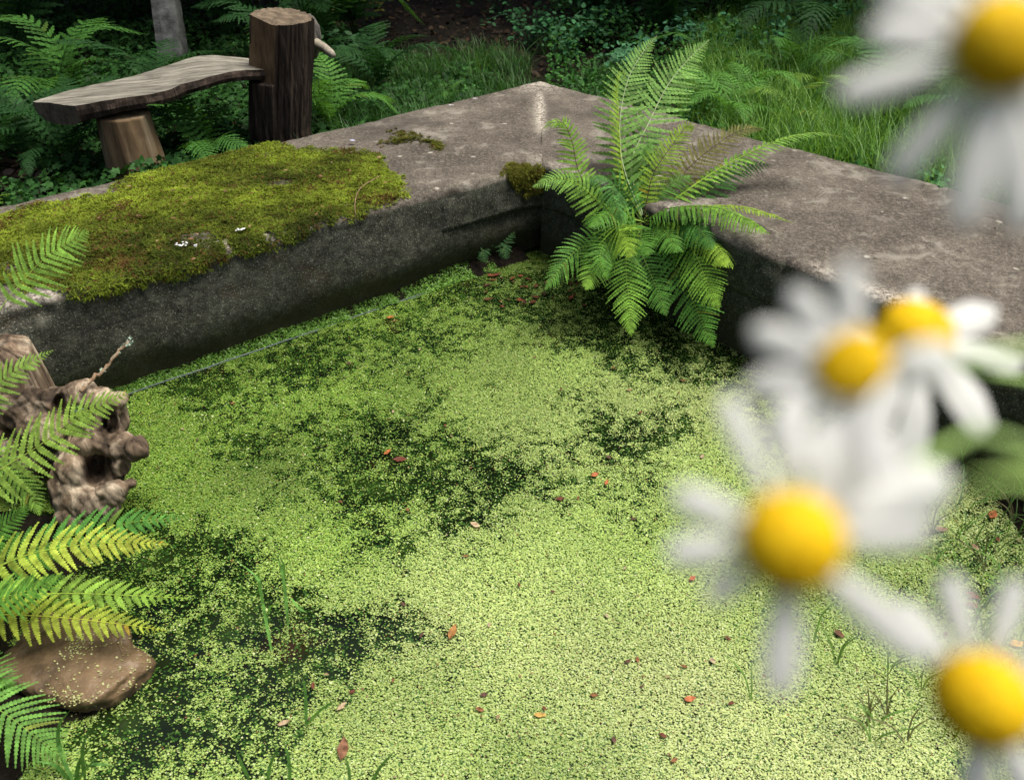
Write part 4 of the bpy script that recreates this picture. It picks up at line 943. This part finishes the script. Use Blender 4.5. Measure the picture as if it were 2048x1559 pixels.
def grass_mesh(P, hts, cols, seed, lean=.5, w=.0022, parts=4):
    rr = np.random.default_rng(seed); n = len(P); a = rr.uniform(0, 6.283, n); ln = rr.uniform(.15, 1, n) * lean
    D = np.stack([np.cos(a), np.sin(a), 0 * a], -1); S = np.stack([-np.sin(a), np.cos(a), 0 * a], -1); e = np.linspace(0, 1, parts)
    V = []
    for i, x in enumerate(e):
        c = P + D * (ln * hts * x ** 1.8)[:, None]; c[:, 2] += hts * (x - .35 * ln * x ** 2.2); ww = w * (1 - x ** 2) + .0002
        V += [c - S * ww, c + S * ww]
    V = np.stack(V, 1); F = np.array([[2 * i, 2 * i + 1, 2 * i + 3, 2 * i + 2] for i in range(parts - 1)])
    F = (np.arange(n)[:, None, None] * 2 * parts + F[None]).reshape(-1, 4)
    return V.reshape(-1, 3), F, np.repeat(cols, 2 * parts, 0)
P = scatter(70000, [[(1330, 320), (1400, 110), (1600, 90), (2300, 100), (2300, 660), (2048, 560), (1750, 460)]], 831, 2.5, -.3); P = P[outside(P)]
n = len(P); t = rr.uniform(0, 1, (n, 1)); c = np.array([.04, .115, .02]) * (1 - t) + np.array([.12, .24, .04]) * t
V, F, cc = grass_mesh(P, rr.uniform(.08, .31, n), c * 1.35, 33, .9); o = mesh_np('grass', V, F, M['grass'], None, cc); tag(o, 'lush green grass on the bank behind the right wall', 'grass', kind='stuff'); print('grass', n)
# sparse grass along the back edge of the left wall and marsh grass on the near right bank
P = scatter(20000, [[(620, 350), (640, 150), (1080, 110), (1300, 170), (1300, 300), (1085, 250)]], 841, 4, -.1); P = P[outside(P)]; n = len(P)
V, F, cc = grass_mesh(P, rr.uniform(.06, .2, n), np.array([.035, .10, .02]) * rr.uniform(.5, 1.5, (n, 1)), 43, 1.0); tag(mesh_np('wild_grass', V, F, M['grass'], None, cc), 'thin wild grass growing along the back of the left wall', 'grass', kind='stuff')

# single grass tufts behind the wall
def tuft(u, v, nb, h, label, col=(.075, .18, .04), seed=1, lean=.5):
    p = on_ground(u, v); q = np.random.default_rng(seed); P = p + q.standard_normal((nb, 3)) * np.array([.03, .03, 0])
    V, F, cc = grass_mesh(P, h * q.uniform(.45, 1.05, nb), np.array(col) * q.uniform(.7, 1.3, (nb, 1)), seed, lean, .003, 8)
    tag(mesh_np('grass_tuft', V, F, M['grass'], None, cc, loc=tuple(p)), label, 'grass tuft')
tuft(955, 192, 26, .34, 'tallest grass tuft behind the left wall near the corner', seed=1)
tuft(860, 205, 12, .28, 'thin upright grass tuft left of the tallest tuft behind the wall', (.05, .12, .03), 2, .35)
tuft(1030, 165, 12, .34, 'arching grass tuft just left of the wall corner tip', (.05, .13, .04), 3, .8)
tuft(1600, 200, 40, .42, 'tall fine grass tuft on the right bank above the yellowish fern', (.07, .17, .035), 4, .35)
tuft(1700, 330, 40, .26, 'grass tuft leaning over the back edge of the right wall', (.11, .24, .04), 5, .9)
tuft(1560, 275, 24, .24, 'grass tuft at the back edge behind the long fern frond', (.10, .22, .04), 6, .9)
tuft(1830, 365, 36, .26, 'grass tuft beside the blurred hanging petals on the right bank', (.11, .23, .04), 7, .9)

# leafy bramble-like plants
def bramble(u, v, s, label, col, seed, n=46, hh=.35):
    p = on_ground(u, v); q = np.random.default_rng(seed); e = empty('leafy_plant', tuple(p), label, 'plant')
    st = MB(); lv = MB()
    for k in range(7):
        a = q.uniform(0, 6.28); r = s * q.uniform(.3, 1); tip = p + np.array([r * math.cos(a), r * math.sin(a), s * hh * q.uniform(.5, 1.5)])
        Q = spline([p, (p + tip) / 2 + [0, 0, s * .25], tip], 9); st.tube(Q, np.linspace(.004, .0015, 9), 5, np.array(col) * .7)
        for j in range(2, 9):
            for m in range(3):
                c = Q[j] + q.standard_normal(3) * s * .06; Nn = nrm(q.standard_normal(3) * .35 + np.array([0, -.5, 1])); A = nrm(np.cross(Nn, q.standard_normal(3))); B = np.cross(Nn, A); z = .028 * q.uniform(.7, 1.4) * (s / .4) ** .5
                O = np.array(OVAL); lv.add(c + z * (A * O[:, :1] + B * O[:, 1:]) - z * .15 * Nn * (O ** 2).sum(1)[:, None], [list(range(8))], np.array(col) * q.uniform(.65, 1.35))
    st.build('stems', M['stalk'], e, True); lv.build('foliage', M['leaf'], e)
for i, (u, v, s, lab, c) in enumerate([
 (1130, 120, .5, 'leafy plant in the shade right above the wall corner', (.03, .11, .04)), (1200, 90, .55, 'broad leafy plant behind the tip of the tall fern', (.03, .11, .04)),
 (1060, 95, .45, 'dim leafy plant left of the wall corner in deep shade', (.02, .075, .025)), (1260, 165, .4, 'leafy plant touching the back edge right of the wall corner', (.045, .14, .06)),
 (1420, 120, .5, 'blue-green leafy plant behind the tallest fern fronds', (.035, .12, .06)), (1560, 130, .55, 'leafy plant above the grass on the right bank', (.03, .11, .04)),
 (1700, 90, .55, 'round-leaved plant left of the topmost flower', (.04, .13, .04)), (1760, 60, .5, 'round-leaved plant tucked beside the topmost flower petals', (.03, .1, .03)),
 (930, 200, .18, 'small broad-leaved seedling beside the tallest grass tuft', (.07, .2, .05)), (700, 60, .6, 'pale yellow-green bush coloured as if sunlit right of the bench post', (.16, .17, .03)),  # sunlight on the bush is painted in as yellow leaf colour
 (20, 260, .5, 'leafy plant at the left edge below the bench seat', (.025, .08, .025)), (740, 150, .5, 'dark leafy plant right of the broken branch stub', (.02, .07, .02)), (1840, 400, .3, 'leafy plant behind the right wall under the blurred petals', (.06, .17, .05)),
 (430, 300, .3, 'ivy-like plant growing between the bench leg and post', (.03, .1, .025)), (1500, 40, .7, 'dark leafy plant at the top edge of the picture', (.02, .07, .025)), (1000, 30, .6, 'very dark low plant in the bare litter at the top', (.012, .04, .015))]):
    bramble(u, v, s, lab, c, 850 + i)

# ------------------------------------------------------------------ things lying on wall and water
def flat_leaf(u, v, z, s, ang, col, label, group=None, name='fallen_leaf', curl=.25, cat='leaf', mat='litter'):
    p = at_z(u, v, z); q = np.random.default_rng(int(u * 7 + v)); n = 7
    x = np.linspace(-1, 1, n); w = np.array([.05, .3, .45, .5, .42, .25, .02]) * q.uniform(.8, 1.2)
    V = np.vstack([np.stack([x, sg * w, curl * (x ** 2) * .5 + (.25 * w if sg else 0 * w)], -1) for sg in (-1, 0, 1)])
    V += .05 * q.standard_normal(V.shape) * np.array([0, 1, 1]); V *= s
    c, si = math.cos(ang), math.sin(ang); V = np.stack([V[:, 0] * c - V[:, 1] * si, V[:, 0] * si + V[:, 1] * c, V[:, 2]], -1) + p; V[:, 2] += .002
    F = [[i, i + 1, n + i + 1, n + i] for i in range(n - 1)] + [[n + i, n + i + 1, 2 * n + i + 1, 2 * n + i] for i in range(n - 1)]
    o = mesh_np(name, V, F, M[mat], None, np.broadcast_to(np.array(col), V.shape) * q.uniform(.8, 1.2, (len(V), 1)), False, loc=tuple(p)); return tag(o, label, cat, group)
ZL = .007
OR = (.34, .12, .03); BRN = (.15, .07, .035); RED = (.12, .04, .025); TAN = (.36, .27, .17)
for a in [(781, 635, .014, .3, OR, 'orange leaf near the liner at the back of the pond'), (905, 1265, .022, 1.3, (.24, .12, .04), 'brown leaf floating in the black gap in the duckweed'),
 (686, 1498, .024, 1.6, (.16, .08, .045), 'wet dark brown leaf standing out near the bottom edge'), (800, 920, .020, .1, RED, 'dark red sunken leaf in the large dark patch of the pond'),
 (775, 905, .014, 1.0, (.3, .1, .03), 'small rusty leaf left of the dark red sunken leaf'), (568, 1446, .013, .4, TAN, 'pale tan leaf near the bottom left of the pond'), (684, 1413, .012, .9, TAN, 'pale tan leaf right of the other tan leaf near the bottom'),
 (950, 1050, .014, 2.6, TAN, 'pale curled leaf in the middle of the pond'), (1190, 950, .013, .5, (.35, .12, .05), 'upper of two rusty leaves right of the pond centre'), (1213, 965, .012, 1.2, (.35, .12, .05), 'lower of two rusty leaves right of the pond centre'),
 (1120, 998, .013, .1, RED, 'dark red leaf below the pond centre right of the dark patch'), (2032, 1288, .016, .2, (.5, .30, .05), 'yellow leaf at the right edge above the lower flower'), (1985, 1030, .018, .8, (.3, .1, .04), 'reddish leaf on the wet bank under the green blur'),
 (1385, 1157, .011, .7, (.36, .1, .04), 'red leaf just left of the big daisy'), (1678, 1268, .013, 2.2, (.1, .05, .03), 'dark leaf under the big daisy in the pale duckweed'), (1380, 1398, .012, .2, (.4, .14, .06), 'small red leaf in the pale duckweed at lower right'), (1080, 1430, .012, 0, (.45, .28, .08), 'yellowish leaf in the pale duckweed at lower centre')]:
    flat_leaf(a[0], a[1], ZL, a[2], a[3], a[4], a[5])
q = np.random.default_rng(77)
for i in range(60):
    u = q.uniform(330, 1500); v = q.uniform(640, 1540)
    if u < 420 and v < 800: continue
    flat_leaf(u, v, ZL, q.uniform(.005, .010), q.uniform(0, 3), [RED, BRN, (.2, .09, .04), (.24, .17, .09), (.09, .05, .035), (.3, .24, .15)][q.integers(6)], 'tiny reddish brown leaf fragment floating on the duckweed', 'leaf fragments on the duckweed')
for i in range(46):
    u = q.uniform(960, 1180); v = q.uniform(528, 615)
    flat_leaf(u, v, ZL, q.uniform(.008, .018), q.uniform(0, 3), [(.09, .025, .015), (.10, .045, .02), (.05, .02, .012), (.14, .04, .02)][q.integers(4)], 'sodden dark red leaf in the debris below the corner fern', 'sodden leaves in the pond corner')
for i in range(11):
    u = q.uniform(1830, 2048); v = q.uniform(1020, 1320); p = at_z(u, v, 0)
    flat_leaf(u, v, max(.006, gz1(p[0], p[1]) + .006), q.uniform(.008, .018), q.uniform(0, 3), [RED, BRN, (.18, .12, .08), (.12, .06, .04)][q.integers(4)], 'small brown leaf on the marshy bank at the right edge', 'leaves on the right bank')
for i in range(38):   # debris caught in the moss
    u = q.uniform(140, 780); v = q.uniform(310, 540)
    if not in_poly(np.array([u]), np.array([v]), moss_big)[0]: continue
    flat_leaf(u, v, H + .022, q.uniform(.006, .012), q.uniform(0, 3), [(.17, .09, .05), (.12, .07, .04), (.24, .15, .09)][q.integers(3)], 'tiny brown dead leaf caught in the moss mat', 'dead leaves in the moss')
for i in range(34):
    u = q.uniform(600, 2040); v = q.uniform(180, 640); p = at_z(u, v, H)
    if (p[:2] - oc[:2]) @ inL[:2] < .04 or (p[:2] - oc[:2]) @ inR[:2] < .04: continue
    if (p[:2] - ic[:2]) @ inL[:2] > -.05 and (p[:2] - ic[:2]) @ inR[:2] > -.05: continue
    flat_leaf(u, v, H + .006, q.uniform(.003, .008), q.uniform(0, 3), [(.06, .04, .03), (.2, .15, .1), (.3, .27, .22)][q.integers(3)], 'tiny crumb of dead leaf lying on the bare concrete', 'crumbs on the wall top')
for (u, v, s, lab) in [(902, 211, .012, 'white petal lying on the wall, left one of two'), (950, 198, .013, 'white petal lying on the wall, right one of two'), (705, 282, .016, 'bluish white scrap on the wall beside the moss edge')]:
    flat_leaf(u, v, H + .012, s, .2 if u != 705 else 2.6, (.75, .76, .8) if u != 705 else (.5, .52, .7), lab, None, 'white_petal', .1, 'petal', 'petal')
for (u, v, s, lab) in [(362, 490, .022, 'long white bird dropping on the moss mat'), (481, 458, .013, 'small white bird dropping near the right end of the moss front edge')]:
    p = at_z(u, v, H + .024); mb = MB()
    for k in range(16):
        V, F = blob(p + q.standard_normal(3) * s * np.array([.8, .4, .1]), .004, .0035, .002, 3 + k, .3, 1); mb.add(V, F.tolist())
    tag(mb.build('bird_dropping', M['white'], None, True, loc=tuple(p)), lab, 'dropping')
# a dry stem on the moss
mb = MB(); mb.tube(spline([at_z(712, 440, H - .02), at_z(710, 405, H + .03), at_z(722, 375, H + .035), at_z(760, 352, H + .03)], 14), .0016, 5, (.2, .13, .08)); tag(mb.build('dry_stem', M['stalk'], None, True, loc=tuple(at_z(712, 440, H))), 'thin dry brown stem hanging over the right end of the moss', 'stem')

# grass shoots rising from the pond
def shoot(base, blades, label, col=(.16, .36, .08), group=None, w=.0036):
    p = at_z(base[0], base[1], -.01); d = float(proj(p[None])[2][0]); mb = MB()
    for k, bl in enumerate(blades):
        Q = spline([at_d(a, b, d - .03 * j - .02 * k) if j else at_d(a, b, d) for j, (a, b) in enumerate(bl)], 12)
        if k and blades: pass
        e = np.linspace(0, 1, 12); mb.blade(Q, w * np.interp(e, [0, .3, .7, 1], [.5, 1, .8, .05]), nrm(CO - Q[5]) + np.array([.3, 0, 0]), np.array(col) * rnd.uniform(.8, 1.25))
    return tag(mb.build('grass_shoot', M['grass'], None, False, loc=tuple(p)), label, 'grass', group)
shoot((545, 1310), [[(545, 1310), (530, 1230), (522, 1185), (515, 1155), (470, 1118)], [(522, 1190), (518, 1165), (516, 1140)], [(532, 1235), (542, 1212), (562, 1204)]], 'grass shoot rising from the left of the pale duckweed patch')
shoot((577, 1262), [[(577, 1262), (572, 1200), (567, 1160), (557, 1118), (548, 1108)], [(567, 1160), (567, 1130), (560, 1115)], [(582, 1195), (598, 1215), (615, 1225)]], 'grass shoot just right of the other one in the pale duckweed patch')
shoot((612, 1460), [[(612, 1460), (612, 1420), (610, 1380), (605, 1350)], [(612, 1450), (640, 1420), (672, 1400)]], 'bright grass shoot near the bottom left of the pond', (.13, .30, .07))
shoot((535, 1575), [[(535, 1575), (540, 1530), (560, 1490)], [(580, 1575), (578, 1520), (566, 1480)], [(500, 1560), (480, 1520), (470, 1495)]], 'grass blades at the bottom edge left of the wet brown leaf', (.12, .28, .06))
shoot((740, 1580), [[(740, 1580), (756, 1540), (790, 1500)], [(700, 1580), (698, 1540), (690, 1510)]], 'grass blades at the bottom edge right of the wet brown leaf', (.14, .30, .07))
shoot((150, 1570), [[(150, 1570), (120, 1500), (118, 1450), (140, 1420)], [(150, 1570), (160, 1520), (190, 1480)], [(150, 1570), (180, 1530), (230, 1530)], [(140, 1560), (110, 1530), (70, 1520)], [(170, 1560), (165, 1500), (180, 1450)]], 'tangled grass plant at the bottom left corner', (.11, .26, .06), w=.004)
q = np.random.default_rng(99)
for i in range(26):
    u = q.uniform(1480, 2060); v = q.uniform(1260, 1580) if i < 16 else q.uniform(1000, 1300); u = u if i < 16 else q.uniform(1850, 2060)
    bl = []
    for k in range(3):
        dx = q.uniform(-110, 110); hh = q.uniform(25, 105); bl.append([(u, v), (u + dx * .3, v - hh * .6), (u + dx, v - hh)])
    lab = ('thin sprawling grass shoot in the duckweed below the big daisy', 'green grass shoots in the lower right duckweed') if i < 16 else ('thin grass shoot on the marshy right bank above the lowest daisy', 'grass shoots on the right bank')
    dry = i % 3 == 0
    if dry: lab = (lab[0].replace('thin', 'dry brownish'), lab[1].replace('green ', '') + ', dry')
    shoot((u, v), bl, lab[0], (.16, .15, .08) if dry else (.18, .33, .08), lab[1], .0019)
# marshy soil fringe plants on the right bank
P = np.stack([q.uniform(.75, 1.9, 2600), q.uniform(.5, 2.2, 2600), np.zeros(2600)], -1); u, v, d = proj(P); k = (u > 1860) & (u < 2500) & (v > 900) & (v < 1500); P = P[k]; P[:, 2] = np.maximum(0, gz(P[:, 0], P[:, 1])); n = len(P)
V, F, cc = grass_mesh(P, q.uniform(.03, .12, n), np.array([.09, .2, .04]) * q.uniform(.5, 1.4, (n, 1)), 55, 1.2, .0015); tag(mesh_np('marsh_grass', V, F, M['grass'], None, cc), 'short marsh grass on the wet bank at the right edge', 'grass', kind='stuff')

# ------------------------------------------------------------------ daisies close to the camera
def petal_mesh(mb, o, axis_, nrm_, L, W, droop, rr, col=(.86, .87, .86)):
    n, m = 9, 5; e = np.linspace(0, 1, n); S = nrm(np.cross(nrm_, axis_))
    w = W * np.interp(e, [0, .15, .45, .8, .93, 1], [.35, .6, .95, 1.0, .8, .42]); V = []
    bend = droop * L * e ** 1.7
    for i in range(n):
        c = o + axis_ * (L * e[i]) - nrm_ * bend[i]
        for j in range(m):
            x = (j / (m - 1) - .5) * 2; V.append(c + S * (x * w[i] * .5) - nrm_ * (W * .12 * x * x) + nrm_ * (W * .03 * math.cos(x * 9)) )
    mb.add(np.array(V), grid_faces(n, m).tolist(), col)
def daisy(u, v, d, face, label, petals, rd, h=.7, stem=None, sc_=1.0):
    d *= sc_; rd *= sc_; petals = [(a, L * sc_, W * sc_ * .87, q) for a, L, W, q in petals]
    """face: disc normal as (right, up, towards camera); petals: (angle deg in the disc plane, length m, width m, droop)"""
    c = at_d(u, v, d); n0 = nrm(RT * face[0] + UP * face[1] - FW * face[2]); X = nrm(RT - n0 * (RT @ n0)); Yv = np.cross(n0, X)
    e = empty('daisy', tuple(c), label, 'flower'); rr = np.random.default_rng(int(u + v))
    k, nz = 30, 12; V = []
    for i in range(nz):
        a = i / (nz - 1) * R(100); r = rd * math.sin(a) * (1 if a < R(90) else .96); z = rd * h * math.cos(a)
        for j in range(k):
            t = j * 2 * math.pi / k; q = 1 + .02 * rr.standard_normal(); V.append(c + (X * math.cos(t) * r + Yv * math.sin(t) * r) * q + n0 * z * q)
    mesh_np('disc', np.array(V), grid_faces(nz, k, True)[:, ::-1], M['disc'], e, np.ones((len(V), 3)), True)
    for (a, L, W, dr_) in petals:
        t = R(a); ax = X * math.cos(t) + Yv * math.sin(t); mb = MB(); petal_mesh(mb, c + ax * rd * .8 - n0 * rd * .12, ax, n0, L, W, dr_, rr); mb.build('petal', M['petal'], e, True)
    mb = MB(); Q = np.array([c - n0 * rd * z for z in (.15, .4, .6, .8)]); mb.tube(Q, np.array([.85, .8, .55, .18]) * rd, 16, (.10, .19, .05)); mb.build('calyx', M['leaf'], e, True)
    b = c - n0 * rd * .8
    if stem is None: stem = [(.05, -.02, .02), (.12, -.10, .0)]
    pts = [c - n0 * rd * .6, b - n0 * .006] + [np.array(s) for s in stem]; mb = MB(); mb.tube(spline(pts, 40), np.linspace(.0006, .0011, 40), 7, (.28, .44, .13)); mb.build('stem', M['stalk'], e, True)
    return e, c
PL = .0100
gd = gz1(.30, .12)
eA, cA = daisy(2005, 92, .100, (-.05, .05, 1), 'top flower of the blurred daisies, cut by the upper right corner', [(165, .0105, .0055, .2), (193, .0145, .0048, .15), (232, .0140, .0045, .3), (262, .0165, .0062, .2), (282, .0175, .0060, .2), (305, .0150, .0060, .2), (330, .014, .006, .2), (0, .014, .006, .2), (30, .014, .006, .2), (60, .014, .006, .2), (90, .014, .006, .2), (120, .012, .006, .2), (142, .012, .0055, .2)], .0063, .8,
    stem=[(.12, .07, 1.36), (.20, .05, 1.2), (.30, .06, .6), (.32, .06, gd)], sc_=.88)
eB, cB = daisy(1826, 676, .112, (.25, .45, .85), 'bright daisy at the middle right with yellow disc turned upward', [(2, .0170, .0055, .1), (26, .0150, .0060, .0), (-36, .0125, .0095, .25), (-88, .0140, .0062, .6), (-118, .0125, .0062, .5), (60, .008, .004, .2), (-150, .0125, .006, .4), (180, .010, .005, .3)], .0056, .9,
    stem=[(.16, .13, 1.33), (.24, .10, 1.1), (.31, .08, .6), (.34, .08, gd)], sc_=1.45)
eC2, cC2 = daisy(1704, 730, .106, (-.62, .36, .70), 'daisy seen almost edge-on beside the bright upturned daisy', [(82, .0120, .0050, -.1), (112, .0135, .0052, .1), (140, .0120, .0056, -.1), (172, .0110, .0056, .0), (205, .0110, .0052, .0), (238, .0110, .0050, -.1), (268, .0120, .0050, .1), (350, .0080, .0070, .2)], .0050, .40,
    stem=[(.09, .085, 1.38), (.17, .07, 1.2), (.29, .05, .6), (.31, .05, gd)], sc_=.85)
eM, cM = daisy(1582, 1082, .101, (-.02, .02, 1), 'largest daisy facing the camera with a round yellow disc', [(112, .0148, .0042, .1), (86, .0140, .0048, .1), (60, .0120, .0050, .3), (40, .0150, .0072, .05), (20, .0172, .0085, .05), (3, .0140, .0055, .15), (-40, .0185, .0060, .05), (-92, .0150, .0058, .1), (-142, .0075, .0042, .2), (-172, .0100, .0050, .1), (158, .0100, .0050, .1)], .0066, .85,
    stem=[(.085, .075, 1.385), (.16, .05, 1.25), (.27, .07, .6), (.29, .07, gd)], sc_=.88)
eD, cD = daisy(1962, 1398, .104, (-.42, .12, .88), 'lowest daisy at the lower right corner with an oval yellow disc', [(100, .0110, .0045, .1), (70, .0115, .0042, .1), (128, .0095, .0045, .2), (40, .011, .005, .1), (10, .012, .0055, .1), (-30, .012, .0055, .1), (-65, .0120, .0060, .1), (-95, .0100, .0050, .3)], .0062, .9,
    stem=[(.11, .06, 1.35), (.17, .04, 1.2), (.25, .04, .6), (.27, .04, gd)])
# feathery green leaf on the big daisy's stem
mb = MB(); dL = .085
for (p0, p1, w) in [((2160, 985), (1935, 955), .0005), ((2160, 950), (1990, 920), .0004)]:
    Q = spline([at_d(*p0, dL), (at_d(*p0, dL) + at_d(*p1, dL)) / 2 + [0, 0, .001], at_d(*p1, dL)], 9); mb.blade(Q, w * np.interp(np.linspace(0, 1, 9), [0, .3, .7, 1], [.3, 1, .8, .1]), -FW + UP * .5, (.34, .55, .12))
mb.build('leaf', M['grass'], eM, True)
